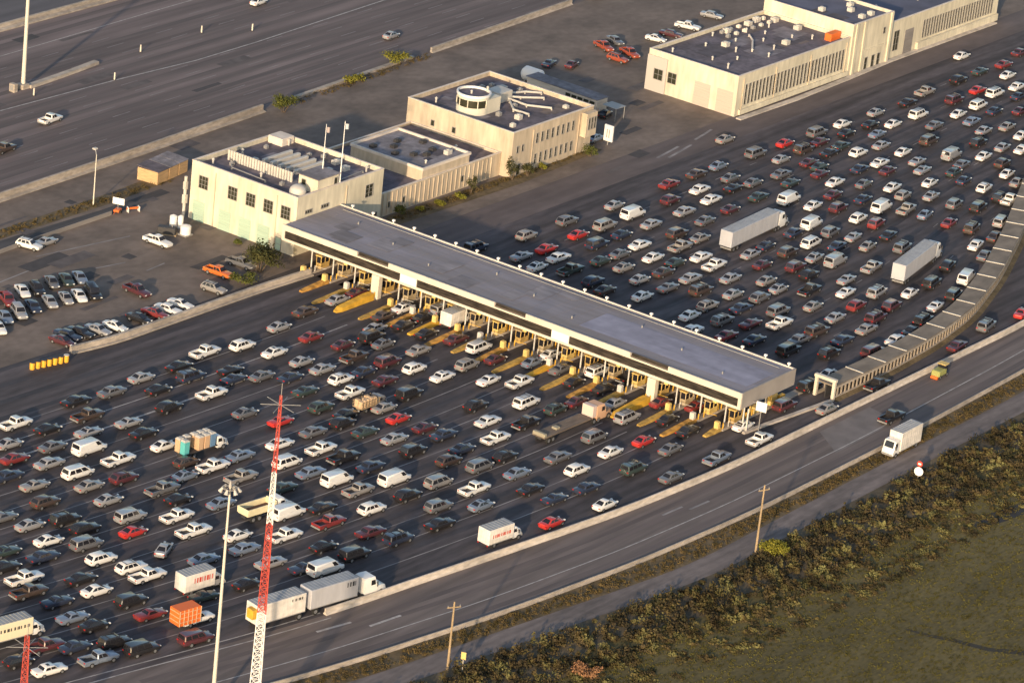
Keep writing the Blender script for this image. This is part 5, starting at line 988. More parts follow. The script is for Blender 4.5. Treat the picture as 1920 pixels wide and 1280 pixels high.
s|w|127.64|-5.27|6.7|1.10|1|white sedan beyond the canopy, behind a dark green sedan
s|G|136.88|-5.20|6.5|1.10|1|dark green sedan beyond the canopy, ahead of a white sedan
s|b|134.24|-8.96|8.0|1.08|1|dark blue sedan beyond the canopy, right of a dark green sedan
u|w|133.85|-13.74|9.1|1.08|1|white SUV beyond the canopy, right of a dark blue sedan
s|w|145.02|-12.41|8.4|1.11|1|white sedan beyond the canopy, left of a tan sedan
s|t|142.23|-16.20|10.5|1.08|1|tan sedan beyond the canopy, right of a white sedan
v|w|96.71|7.06|3.7|1.13|1|white van beyond the canopy, behind a white sedan
s|w|97.90|2.43|5.8|1.11|1|white sedan beyond the canopy, behind a maroon sedan
s|m|106.13|3.17|5.7|1.13|1|maroon sedan beyond the canopy, behind a grey sedan
s|b|108.66|-1.93|5.6|1.09|1|dark blue sedan beyond the canopy, ahead of a maroon SUV
v|w|107.55|-6.68|6.9|1.12|1|white van beyond the canopy, behind a tan SUV
u|t|116.83|-5.78|8.2|1.07|1|tan SUV beyond the canopy, behind a white sedan
s|l|121.20|-9.39|7.6|1.08|1|silver sedan beyond the canopy, ahead of a tan pickup
u|g|120.83|-14.71|8.8|1.09|1|grey SUV beyond the canopy, left of a black SUV
u|d|123.05|-18.67|10.1|1.12|1|black SUV beyond the canopy, ahead of a red sedan
u|d|131.50|-18.48|10.3|1.10|1|black SUV beyond the canopy, right of a white SUV
p|w|132.05|-20.40|10.1|1.12|1|white pickup beyond the canopy, ahead of a brown SUV
u|m|100.57|-1.46|5.3|1.11|1|maroon SUV beyond the canopy, behind a dark blue sedan
v|w|88.80|-2.99|6.1|1.08|1|white van beyond the canopy, ahead of a dark blue sedan
u|w|98.89|-6.91|6.4|1.09|1|white SUV beyond the canopy, behind a white van
u|r|99.20|-10.64|9.5|1.11|1|red SUV beyond the canopy, behind a tan pickup
p|t|110.75|-10.22|8.3|1.11|1|tan pickup beyond the canopy, behind a silver sedan
s|B|111.15|-14.06|10.4|1.12|1|light blue sedan beyond the canopy, ahead of a black sedan
s|r|111.11|-19.30|10.2|1.08|1|red sedan beyond the canopy, behind a black SUV
u|n|111.95|-23.67|13.0|1.13|1|brown SUV beyond the canopy, behind a black SUV
u|l|119.58|-25.54|13.5|1.08|1|silver SUV beyond the canopy, ahead of a brown sedan
u|g|88.09|-7.54|6.9|1.13|1|grey SUV beyond the canopy, ahead of a white minivan
s|b|82.35|-3.23|5.0|1.12|1|dark blue sedan beyond the canopy, behind a white van
m|w|80.34|-8.24|4.8|1.09|1|white minivan beyond the canopy
s|l|89.63|-11.52|8.2|1.07|1|silver sedan beyond the canopy, behind a red SUV and ahead of a dark blue sedan
s|d|95.68|-15.42|10.0|1.08|1|black sedan beyond the canopy, behind a light blue sedan
s|w|104.88|-28.67|13.2|1.10|1|white sedan beyond the canopy, behind a brown sedan
s|n|111.67|-28.71|13.2|1.13|1|brown sedan beyond the canopy, behind a silver SUV
s|g|101.27|-32.57|14.2|1.10|1|grey sedan beyond the canopy, behind a brown sedan
u|n|72.71|-8.09|3.6|1.08|1|brown SUV beyond the canopy, behind a white minivan
s|b|82.98|-12.21|7.5|1.10|1|dark blue sedan beyond the canopy, right of a white minivan
s|l|74.55|-12.66|6.4|1.08|1|silver sedan beyond the canopy, ahead of a maroon SUV
v|l|75.75|-16.39|4.9|1.11|1|silver van beyond the canopy, behind a tan sedan
s|t|87.65|-15.90|8.1|1.12|1|tan sedan beyond the canopy, behind a black sedan
p|l|78.76|-22.21|6.7|1.10|1|silver pickup beyond the canopy
s|l|69.80|-22.42|5.8|1.10|1|silver sedan beyond the canopy, behind a silver pickup
s|w|64.33|-25.69|5.0|1.12|1|white sedan beyond the canopy, right of a black pickup
u|l|68.72|-29.46|7.0|1.12|1|silver SUV beyond the canopy, behind a box truck
s|w|73.42|-33.41|7.1|1.08|1|white sedan beyond the canopy, behind a black SUV and ahead of a maroon SUV
u|m|67.55|-13.10|3.1|1.10|1|maroon SUV beyond the canopy, behind a silver sedan
u|d|66.10|-16.85|3.8|1.08|1|black SUV beyond the canopy, behind a silver van
p|d|59.92|-20.95|3.6|1.10|1|black pickup beyond the canopy
s|t|53.80|-25.53|3.3|1.11|1|tan sedan beyond the canopy, behind a white sedan and ahead of a white pickup
s|l|55.93|-16.94|2.4|1.08|1|silver sedan beyond the canopy, behind a black SUV
u|g|46.78|-22.82|0.9|1.08|1|grey SUV beyond the canopy, behind a black pickup
p|w|42.10|-26.14|-0.9|1.10|1|white pickup beyond the canopy, behind a tan sedan
s|l|52.33|-30.98|2.5|1.09|1|silver sedan beyond the canopy, behind a red SUV and ahead of a brown SUV
u|r|60.12|-30.48|5.3|1.10|1|red SUV beyond the canopy, behind a silver SUV
u|m|65.23|-34.61|5.7|1.09|1|maroon SUV beyond the canopy, ahead of a maroon SUV
u|m|57.95|-35.78|4.3|1.13|1|maroon SUV beyond the canopy, behind a maroon SUV
s|w|71.45|-39.80|9.6|1.08|1|white sedan beyond the canopy, behind a black SUV and ahead of a black SUV
u|d|78.86|-39.22|12.3|1.09|1|black SUV beyond the canopy, behind a white van
v|w|88.00|-36.47|14.3|1.11|1|white van beyond the canopy, behind a grey sedan
u|d|90.92|-30.88|12.9|1.13|1|black SUV beyond the canopy, behind a white sedan and ahead of a black SUV
u|d|80.82|-33.51|9.3|1.13|1|black SUV beyond the canopy, left of a black SUV
u|d|63.64|-41.96|7.4|1.09|1|black SUV beyond the canopy, ahead of a black sedan
s|d|57.83|-43.19|5.0|1.07|1|black sedan beyond the canopy, behind a black SUV
s|t|52.20|-37.45|2.9|1.13|1|tan sedan beyond the canopy, ahead of a dark blue sedan
u|n|44.26|-32.35|-1.1|1.13|1|brown SUV beyond the canopy, ahead of a grey sedan
s|b|44.31|-37.49|0.3|1.11|1|dark blue sedan beyond the canopy, behind a tan sedan
s|w|51.95|-43.52|2.3|1.10|1|white sedan beyond the canopy, behind a black sedan and ahead of a maroon SUV
u|g|70.55|-50.70|9.3|1.12|5|grey SUV on the ramp lane below the slotted walkway
s|R|81.19|-51.65|14.7|1.07|5|bright red sedan on the ramp lane below the slotted walkway
s|g|38.55|-32.36|0.9|1.13|1|grey sedan beyond the canopy, behind a brown SUV
u|g|92.16|-20.54|9.9|1.11|1|grey SUV beyond the canopy, ahead of a silver pickup
s|l|-9.84|29.58|-1.2|1.07|0|silver sedan before the canopy, ahead of a brown sedan
s|m|-4.48|29.58|0.7|1.03|0|maroon sedan before the canopy, second such sedan from the left
s|w|-3.97|20.06|-0.3|1.07|2|white sedan at the toll booths, ahead of a brown sedan
s|n|-18.24|29.72|-1.0|1.07|0|brown sedan before the canopy, behind a silver sedan
s|l|-26.89|28.18|-1.8|1.06|0|silver sedan before the canopy, behind a brown sedan
s|r|-26.09|22.00|-1.4|1.03|0|red sedan before the canopy, behind a brown sedan
s|l|-14.75|17.53|-0.2|1.02|0|silver sedan before the canopy, ahead of a maroon sedan
s|d|-9.82|10.55|-0.6|1.05|0|black sedan before the canopy, left of a maroon sedan
s|m|-7.92|5.79|-1.2|1.06|0|maroon sedan before the canopy, ahead of a tan sedan
s|n|-9.31|20.06|0.1|1.05|0|brown sedan before the canopy, behind a white sedan
u|l|0.64|15.31|1.1|1.04|2|silver SUV at the toll booths
u|b|28.90|29.46|-0.2|1.08|1|dark blue SUV beyond the canopy, left of a silver sedan
s|d|-9.89|15.31|-0.3|1.05|0|black sedan before the canopy, behind a black sedan
u|d|-18.34|15.41|0.2|1.08|0|black SUV before the canopy, behind a black sedan
s|d|-4.61|15.31|-0.2|1.05|0|black sedan before the canopy, behind a silver SUV
s|w|157.85|79.47|-75.0|1.00|3|white sedan parked behind the long garage building
s|m|163.34|79.33|-75.0|1.00|3|maroon sedan parked behind the long garage building
p|w|170.70|80.07|-75.0|1.00|3|white pickup parked behind the long garage building
s|l|181.96|81.47|-75.0|1.00|3|silver sedan parked behind the long garage building
p|k|143.99|83.03|-113.0|1.00|3|rust red pickup parked near the trailer office, behind a rust red SUV
u|k|139.67|76.48|-88.0|1.00|3|rust red SUV parked near the trailer office
p|k|144.90|77.09|-113.0|1.00|3|rust red pickup parked near the trailer office, ahead of a grey sedan
s|g|149.38|83.94|-113.0|1.00|3|grey sedan parked near the trailer office
p|w|111.44|60.99|14.0|1.00|3|white pickup parked near the trailer office
s|d|108.63|57.71|14.0|1.00|3|black sedan parked near the trailer office
s|m|128.53|80.09|14.0|1.00|3|maroon sedan parked near the trailer office
s|b|125.31|83.47|14.0|1.00|3|dark blue sedan parked near the trailer office
s|B|95.18|50.57|0.0|1.00|3|light blue sedan parked near the trailer office
s|w|-48.35|65.72|-120.0|1.00|3|white sedan in the parking lot, behind a dark blue sedan
s|g|-41.68|65.31|-120.0|1.00|3|grey sedan in the parking lot
s|G|-38.87|64.59|-120.0|1.00|3|dark green sedan in the parking lot
s|B|-36.44|63.79|-120.0|1.00|3|light blue sedan in the parking lot, behind a black SUV
u|d|-45.95|64.67|-120.0|1.00|3|black SUV in the parking lot, behind a silver sedan
u|l|-55.76|59.51|-120.0|1.00|3|silver SUV in the parking lot
p|r|-53.12|64.68|-120.0|1.00|3|red pickup in the parking lot
s|B|-58.85|59.70|-120.0|1.00|3|light blue sedan in the parking lot, right of a silver SUV
s|b|-51.91|59.98|-120.0|1.00|3|dark blue sedan in the parking lot, behind a maroon sedan
s|l|-48.27|59.65|-120.0|1.00|3|silver sedan in the parking lot, behind a black sedan
s|l|-45.12|58.98|-120.0|1.00|3|silver sedan in the parking lot, behind a silver sedan
s|w|-42.51|58.39|-120.0|1.00|3|white sedan in the parking lot, behind a white sedan
u|d|-39.97|57.59|-120.0|1.00|3|black SUV in the parking lot, behind a white sedan
s|w|-63.00|57.24|-120.0|1.00|3|white sedan in the parking lot, leftmost such sedan
s|w|-31.97|45.30|-84.0|1.00|3|white sedan in the parking lot, ahead of a maroon pickup
s|w|-35.32|45.02|-84.0|1.00|3|white sedan in the parking lot, ahead of a light blue sedan
s|r|-38.37|45.27|-84.0|1.00|3|red sedan in the parking lot
s|d|-42.18|45.41|-84.0|1.00|3|black sedan in the parking lot, ahead of a white sedan
s|w|-47.83|45.62|-84.0|1.00|3|white sedan in the parking lot, behind a white pickup
s|l|-51.09|46.46|-84.0|1.00|3|silver sedan in the parking lot, ahead of a dark blue sedan
s|d|-54.12|47.49|-84.0|1.00|3|black sedan in the parking lot, behind a black sedan
s|b|-56.55|48.04|-84.0|1.00|3|dark blue sedan in the parking lot, ahead of a light blue sedan
u|w|-32.21|79.35|-77.0|1.00|3|white SUV in the parking lot
s|l|-28.65|78.78|0.0|1.00|3|silver sedan in the parking lot, ahead of a white SUV
p|w|-13.36|66.72|-89.0|1.00|3|white pickup in the parking lot
p|m|-33.37|53.68|-95.0|1.00|3|maroon pickup in the parking lot
p|o|-16.06|50.61|-88.0|1.00|3|orange pickup in the parking lot
p|g|-9.88|50.79|-86.0|1.00|3|grey pickup in the parking lot
u|t|-22.51|46.13|-84.0|1.00|3|tan SUV in the parking lot
s|m|-59.08|46.88|-84.0|1.00|3|maroon sedan in the parking lot
p|w|18.34|121.27|4.5|1.00|4|white pickup on the freeway
p|n|-0.37|115.44|4.5|1.00|4|brown pickup on the freeway
s|w|107.17|145.17|4.5|1.00|4|white sedan on the freeway
s|l|112.59|114.32|4.5|1.00|4|silver sedan on the freeway
"""
# ---------------------------------------------------------------- vehicles
PAINT = {'w': (.74, .72, .69), 'l': (.36, .355, .36), 'g': (.17, .17, .18), 'd': (.020, .019, .021), 'b': (.028, .036, .062), 'B': (.20, .24, .31), 'R': (.46, .035, .03), 'r': (.20, .034, .034), 'm': (.085, .027, .033), 't': (.26, .245, .235), 'n': (.070, .050, .042), 'G': (.040, .058, .054), 'o': (.62, .15, .03), 'k': (.34, .07, .035)}
def paint(c): return mat('paint_' + {'w': 'white', 'l': 'silver', 'g': 'grey', 'd': 'black', 'b': 'dark_blue', 'B': 'light_blue', 'R': 'bright_red', 'r': 'red', 'm': 'maroon', 't': 'tan', 'n': 'brown', 'G': 'dark_green', 'o': 'orange', 'k': 'rust'}[c], PAINT[c], .32, metal=.25 if c in 'lgB' else 0, coat=.5)
# profiles: (x fraction, half width fraction, z bottom, z top); L, W; greenhouse: base rear/front x, roof rear/front x, belt z, roof z, base/roof half width
SPEC = {
 'sedan': dict(L=4.75, W=1.80, st=[(-.5, .74, .42, .70), (-.488, .88, .30, .90), (-.43, .96, .22, .98), (-.30, 1, .2, 1.0), (-.1, 1, .2, .97), (.15, 1, .2, .95), (.30, .98, .2, .88), (.42, .93, .24, .78), (.485, .82, .30, .66), (.5, .66, .38, .56)], gh=(-1.55, 1.05, -.85, .30, .93, 1.42, .80, .60), wx=(-1.38, 1.45), wr=.32),
 'hatchback': dict(L=4.1, W=1.70, st=[(-.5, .78, .42, .75), (-.488, .9, .30, .95), (-.43, .97, .22, 1.0), (-.2, 1, .2, .98), (.15, 1, .2, .96), (.30, .97, .2, .9), (.42, .92, .24, .8), (.485, .82, .30, .66), (.5, .68, .38, .56)], gh=(-1.95, 1.0, -1.45, .25, .95, 1.46, .78, .58), wx=(-1.25, 1.25), wr=.31),
 'sport_utility_vehicle': dict(L=4.75, W=1.86, st=[(-.5, .84, .5, .85), (-.49, .94, .38, 1.05), (-.44, 1, .32, 1.12), (-.1, 1, .3, 1.10), (.15, 1, .3, 1.08), (.26, .99, .3, 1.04), (.42, .95, .33, .96), (.485, .88, .36, .84), (.5, .78, .42, .72)], gh=(-2.3, 1.05, -2.05, .35, 1.07, 1.76, .86, .70), wx=(-1.4, 1.45), wr=.37),
 'minivan': dict(L=4.95, W=1.92, st=[(-.5, .84, .45, .85), (-.49, .94, .3, 1.0), (-.44, 1, .25, 1.05), (-.1, 1, .25, 1.05), (.2, 1, .25, 1.02), (.34, .97, .25, .95), (.44, .92, .28, .82), (.49, .82, .33, .68), (.5, .7, .4, .6)], gh=(-2.4, 1.75, -2.15, .75, 1.02, 1.78, .90, .72), wx=(-1.45, 1.55), wr=.34),
 'cargo_van': dict(L=5.5, W=2.02, st=[(-.5, .92, .5, 1.1), (-.495, .97, .38, 1.3), (-.45, 1, .35, 1.32), (0, 1, .35, 1.30), (.25, 1, .35, 1.22), (.36, .98, .35, 1.12), (.45, .94, .36, 1.0), (.49, .88, .4, .85), (.5, .8, .45, .75)], gh=(-2.72, 1.75, -2.62, 1.0, 1.28, 2.12, .97, .86), wx=(-1.6, 1.75), wr=.37),
}
def variant(src, **k): d = dict(SPEC[src]); d.update(k); return d
SPEC['sedan_b'] = variant('sedan', L=4.9, W=1.84, st=[(-.5, .84, .42, .74), (-.49, .93, .30, .92), (-.44, .98, .22, .97), (-.28, 1, .2, .97), (.15, 1, .2, .94), (.32, .99, .2, .90), (.44, .96, .24, .84), (.49, .90, .30, .70), (.5, .80, .38, .60)], gh=(-1.45, 1.0, -1.05, .45, .92, 1.38, .80, .68))
SPEC['sedan_c'] = variant('sedan', L=4.5, W=1.74, st=[(-.5, .70, .42, .78), (-.485, .86, .30, .96), (-.42, .96, .22, 1.04), (-.30, 1, .2, 1.04), (-.1, 1, .2, 1.0), (.12, .99, .2, .96), (.28, .95, .2, .86), (.41, .88, .24, .74), (.48, .72, .30, .62), (.5, .5, .38, .52)], gh=(-1.72, 1.2, -.80, .15, .96, 1.44, .78, .56))
SPEC['sedan_d'] = variant('sedan', L=4.7, W=1.78, gh=(-1.15, .95, -.62, .20, .91, 1.32, .78, .56))
SPEC['sport_utility_vehicle_b'] = variant('sport_utility_vehicle', L=4.55, gh=(-2.22, .95, -1.75, .30, 1.05, 1.66, .84, .66))
SPEC['sport_utility_vehicle_c'] = variant('sport_utility_vehicle', L=5.1, W=1.96, gh=(-2.48, 1.15, -2.36, .62, 1.12, 1.86, .90, .76))
def ring(x, hw, zb, zt):
    h = zt - zb; P = [(hw * .80, zb), (hw * .97, zb + h * .22), (hw, zb + h * .58), (hw * .95, zt - h * .12), (hw * .80, zt - .01), (hw * .3, zt + .012)]
    return [(x, y, z) for y, z in P] + [(x, -y, z) for y, z in reversed(P)]
def wheel_mesh(r, wd=.22):
    m = MB(); m.cur = 0; m.tube((0, -wd / 2, 0), (0, wd / 2, 0), r, n=14); m.cur = 1; m.tube((0, -wd / 2 - .012, 0), (0, wd / 2 + .012, 0), r * .58, r * .58, 10)
    me = m.data('wheel', 35); me.materials.append(black_m); me.materials.append(rim_m); return me
def lens(x, y, z, w_, h, nx): m = MB().box(min(x, x + nx), max(x, x + nx), y - w_ / 2, y + w_ / 2, z - h / 2, z + h / 2); return m
def gh_parts(body, gh, sidecuts, rear=True, post=.09, sidefrom=None):
    xb0, xb1, xr0, xr1, zb, zr, wb, wt = gh
    B = [(xb0, -wb), (xb1, -wb), (xb1, wb), (xb0, wb)]; T_ = [(xr0, -wt), (xr1, -wt), (xr1, wt), (xr0, wt)]
    def P(u, v, side):  # u 0 rear..1 front, v 0 belt..1 roof on a side
        x = (xb0 + (xb1 - xb0) * u) * (1 - v) + (xr0 + (xr1 - xr0) * u) * v; y = side * (wb + (wt - wb) * v); return x, y, zb + (zr - zb) * v
    # solid cabin with crowned roof
    rings = []
    for v, ins in ((0, 0), (.55, .0), (.9, .0), (1.0, .07)):
        a = [P(0, v, -1), P(1, v, -1), P(1, v, 1), P(0, v, 1)]
        z = a[0][2]; cxm = (a[0][0] + a[1][0]) / 2
        a = [(x + (cxm - x) * ins * .6, y * (1 - ins), z + (0 if v < 1 else .02)) for x, y, _ in a]
        # cut corners for roundness
        b = []
        for i in range(4):
            p, q, r_ = a[i - 1], a[i], a[(i + 1) % 4]; c = .10 * 1.0
            def tow(q, p, d): L_ = math.dist(q[:2], p[:2]); return (q[0] + (p[0] - q[0]) * d / L_, q[1] + (p[1] - q[1]) * d / L_, q[2])
            b += [tow(q, p, c), tow(q, r_, c)]
        rings.append(b)
    body.loft(rings)
    out = {}
    e = .012
    out['windshield'] = [MB().quad(*[(x + e, y, z + e) for x, y, z in (lambda A, B_, C_, D: (A, B_, C_, D))((P(1, .1, -1)[0], -wb * .86, P(1, .1, 1)[2]), (P(1, .1, 1)[0], wb * .86, P(1, .1, 1)[2]), (P(1, .9, 1)[0], wt * .86, P(1, .9, 1)[2]), (P(1, .9, 1)[0], -wt * .86, P(1, .9, 1)[2]))])]
    if rear: out['rear_window'] = [MB().quad((P(0, .15, 1)[0] - e, wb * .8, P(0, .15, 1)[2] + e), (P(0, .15, 1)[0] - e, -wb * .8, P(0, .15, 1)[2] + e), (P(0, .88, 1)[0] - e, -wt * .82, P(0, .88, 1)[2] + e), (P(0, .88, 1)[0] - e, wt * .82, P(0, .88, 1)[2] + e))]
    sw = []
    for s in (-1, 1):
        m = MB()
        for u0, u1 in sidecuts:
            q = [P(u0, .1, s), P(u1, .1, s), P(u1 - (.03 if u1 > .9 else 0), .86, s), (P(u0 + (.03 if u0 < .1 else 0), .86, s))]
            q = [(x, y + s * e, z) for x, y, z in q]; m.quad(*(q if s < 0 else q[::-1]))
        sw.append(m)
    out['side_window'] = sw
    return out
def make_proto(kind):
    parts = []      # (name, mesh, role)
    def add(name, m, mt, smooth=0): 
        me = m.data(name, smooth); me.materials.append(mt if mt else glass); parts.append((name, me, 'paint' if mt is None else None, (0, 0, 0)))
    if kind == 'pickup_truck':
        L, W = 5.5, 1.94; hw = W / 2; b = MB()
        st = [(-.12, .98, .34, 1.10), (.12, 1, .32, 1.10), (.24, 1, .32, 1.08), (.42, .96, .34, 1.02), (.485, .9, .38, .88), (.5, .8, .44, .72)]
        b.loft([ring(x * L, hw * f, zb, zt) for x, f, zb, zt in st])
        x0, x1 = -2.72, -.68
        b.box(x0, x1, -hw * .86, hw * .86, .45, .62)
        for s in (-1, 1): b.add([(x0, s * hw * .97, .45), (x1, s * hw * .98, .42), (x1, s * hw * .80, .42), (x0, s * hw * .80, .45), (x0, s * hw * .97, 1.06), (x1, s * hw * .98, 1.08), (x1, s * hw * .80, 1.08), (x0, s * hw * .80, 1.06)], [(0, 3, 2, 1), (4, 5, 6, 7), (0, 1, 5, 4), (1, 2, 6, 5), (2, 3, 7, 6), (3, 0, 4, 7)] if s < 0 else [(1, 2, 3, 0), (7, 6, 5, 4), (4, 5, 1, 0), (5, 6, 2, 1), (6, 7, 3, 2), (7, 4, 0, 3)])
        b.box(x0, x0 + .1, -hw * .79, hw * .79, .62, 1.05)
        gp = gh_parts(b, (-.72, 1.15, -.62, .55, 1.06, 1.74, .86, .70), [(.08, .42), (.47, .92)])
        me = b.data('body', 40); parts.append(('body', me, 'paint', None))
        add('bed_liner', MB().box(x0 + .12, x1 - .02, -hw * .78, hw * .78, .622, .66), dark_m)
        add('rear_bumper', MB().bbox(-2.86, -2.725, -.9, .9, .45, .66, .03), grey_m)
        wx, wr = (-1.65, 1.75), .38
    else:
        s_ = SPEC[kind]; L, W = s_['L'], s_['W']; hw = W / 2; b = MB()
        b.loft([ring(x * L, hw * f, zb, zt) for x, f, zb, zt in s_['st']])
        cuts = {'sedan': [(.10, .46), (.50, .90)], 'sedan_b': [(.12, .48), (.52, .92)], 'sedan_c': [(.14, .44), (.48, .88)], 'sedan_d': [(.12, .88)], 'sport_utility_vehicle_b': [(.08, .30), (.34, .62), (.66, .90)], 'sport_utility_vehicle_c': [(.04, .30), (.34, .62), (.66, .93)], 'hatchback': [(.06, .24), (.28, .58), (.62, .92)], 'sport_utility_vehicle': [(.05, .28), (.32, .60), (.64, .92)], 'minivan': [(.04, .30), (.34, .62), (.66, .92)], 'cargo_van': [(.78, .97)]}[kind]
        gp = gh_parts(b, s_['gh'], cuts)
        me = b.data('body', 40); parts.append(('body', me, 'paint', None)); wx, wr = s_['wx'], s_['wr']
    hwid = (W if kind != 'pickup_truck' else 1.94) / 2; Lh = L / 2
    for nm, ms in gp.items():
        for m in ms: add(nm, m, glass)
    zt = .78 if kind[:5] in ('sedan', 'hatch') else (1.0 if kind == 'cargo_van' else .9)
    for s in (-1, 1):
        add('tail_light', MB().box(-Lh - .01, -Lh + .12, s * hwid * .72 - .14, s * hwid * .72 + .14, zt - .09, zt + .07), tail_m)
        add('headlight', MB().box(Lh - .2, Lh + .005, s * hwid * .62 - .15, s * hwid * .62 + .15, zt - .2, zt - .06), head_m)
    wm = wheel_mesh(wr)
    for x in wx:
        for s in (-1, 1): parts.append(('wheel', wm, None, (x, s * (hwid - .115), wr)))
    parts.append(('underbody', None, None, None)); parts.pop()
    return parts
PROTO = {}
PM = {}
VC = 0
RACK = None
def place_car(kind, col, x, y, deg, lab, cat, group, sc=1.0, name=None):
    global VC
    VC += 1; name = name or kind
    if kind == 'sedan': kind = ('sedan', 'sedan_b', 'sedan_c', 'sedan', 'sedan_d', 'sedan_c', 'sedan_b')[(VC * 5 + int(abs(x))) % 7]
    elif kind == 'sport_utility_vehicle': kind += ('', '_b', '_c')[(VC + int(abs(y))) % 3]
    if kind not in PROTO: PROTO[kind] = make_proto(kind)
    K = thing(name or kind, lab, cat, (x, y, .012), R(deg), group); K.scale = (sc, min(1.03, .5 + sc / 2), min(1.04, .6 + .4 * sc))
    for nm, me, role, loc in PROTO[kind]:
        if role == 'paint' or nm == 'body':
            key = (kind, col)
            if key not in PM: PM[key] = me.copy(); PM[key].materials.clear(); PM[key].materials.append(paint(col))
            me = PM[key]
        o = link(nm, me, K)
        if loc and any(loc): o.location = loc
    if kind.startswith('sport') and VC % 3 == 0:
        global RACK
        if RACK is None:
            m = MB(); zr = 1.80
            for s in (-1, 1): m.box(-1.6, .3, s * .62 - .03, s * .62 + .03, zr, zr + .05)
            for xx in (-1.3, 0): m.box(xx, xx + .06, -.58, .58, zr + .002, zr + .04)
            RACK = m.data('roof_rack'); RACK.materials.append(dark_m)
        link('roof_rack', RACK, K, (0, 0, {'sport_utility_vehicle': -.02, 'sport_utility_vehicle_b': -.12, 'sport_utility_vehicle_c': .08}[kind]))
    if kind.startswith('sedan') and VC % 6 == 0:
        zr = SPEC[kind]['gh'][5] + .025; link('sunroof', MB().box(-.55, -.1, -.32, .32, zr, zr + .008).data('sunroof'), K).data.materials.append(glass)
    return K
KIND = {'s': ('sedan', 'car'), 'h': ('hatchback', 'car'), 'u': ('sport_utility_vehicle', 'car'), 'p': ('pickup_truck', 'pickup truck'), 'v': ('cargo_van', 'van'), 'm': ('minivan', 'van')}
for row in CARS.strip().split('\n'):
    k, c, x, y, a, s_, gi, lab = row.split('|')
    nm, cat = KIND[k]; place_car(nm, c, float(x), float(y), float(a), lab, cat, GROUPS[int(gi)], float(s_))
# ---------------------------------------------------------------- trucks
def wheels(root, xs, hw, r=.5, wd=.3):
    me = wheel_mesh(r, wd)
    for x in xs:
        for s in (-1, 1): link('wheel', me, root, (x, s * (hw - wd / 2), r))
def cab(root, x0, x1, w_, h, pm, hood=False, zb=.5):
    # x0 rear, x1 front
    L_ = x1 - x0; b = MB(); hw = w_ / 2
    if hood:
        xm = x1 - L_ * .42
        b.loft([[(x, y, z) for y, z in ((hw * f, zb), (hw * f, zt - .15), (hw * f * .88, zt), (-hw * f * .88, zt), (-hw * f, zt - .15), (-hw * f, zb))] for x, f, zt in ((xm - .1, .95, 1.75), (xm + .3, .92, 1.72), (x1 - .25, .82, 1.5), (x1, .7, 1.3))])
        prof = [(x0, h * .97), (x0 + L_ * .12, h), (xm - .55, h * .98), (xm, 1.7)]
    else:
        xm = x1; prof = [(x0, h * .98), (x0 + .3, h), (x1 - .55, h * .98), (x1 - .12, 1.5), (x1, 1.2)]
    b.loft([[(x, y, z) for y, z in ((hw, zb), (hw, zt - .2), (hw * .88, zt), (-hw * .88, zt), (-hw, zt - .2), (-hw, zb))] for x, zt in prof])
    o = b.build('cab', pm, root, 40)
    xw0 = (xm - .55) if hood else x1 - .55; xw1 = xm if hood else x1 - .12; za, zc = h * .98, (1.7 if hood else 1.5)
    def PW(t): return xw0 + (xw1 - xw0) * t, za + (zc - za) * t
    (a, za_), (c_, zc_) = PW(.12), PW(.85)
    MB().quad((c_ + .02, -hw * .8, zc_ + .02), (c_ + .02, hw * .8, zc_ + .02), (a + .02, hw * .74, za_ + .02), (a + .02, -hw * .74, za_ + .02)).build('windshield', glass, o)
    for s in (-1, 1):
        q = [(xw0 - .75, s * (hw + .012), h * .62), (xw0 + .12, s * (hw + .012), h * .62), (xw0 - .02, s * (hw + .012), h * .86), (xw0 - .75, s * (hw + .012), h * .86)]
        MB().quad(*(q if s < 0 else q[::-1])).build('side_window', glass, o)
        MB().box(x1 - .1, x1 + .02, s * hw * .6 - .14, s * hw * .6 + .14, .75, .95).build('headlight', head_m, o)
        MB().tube((xw0 + .2, s * hw, h * .7), (xw0 + .25, s * (hw + .3), h * .72), .03).bbox(xw0 + .18, xw0 + .3, s * (hw + .28) - .1, s * (hw + .28) + .1, h * .55, h * .8, .02).build('mirror', dark_m, o)
    MB().bbox(x1 - .1, x1 + .12, -hw * .92, hw * .92, .45, .75, .04).build('bumper', grey_m, o); return o
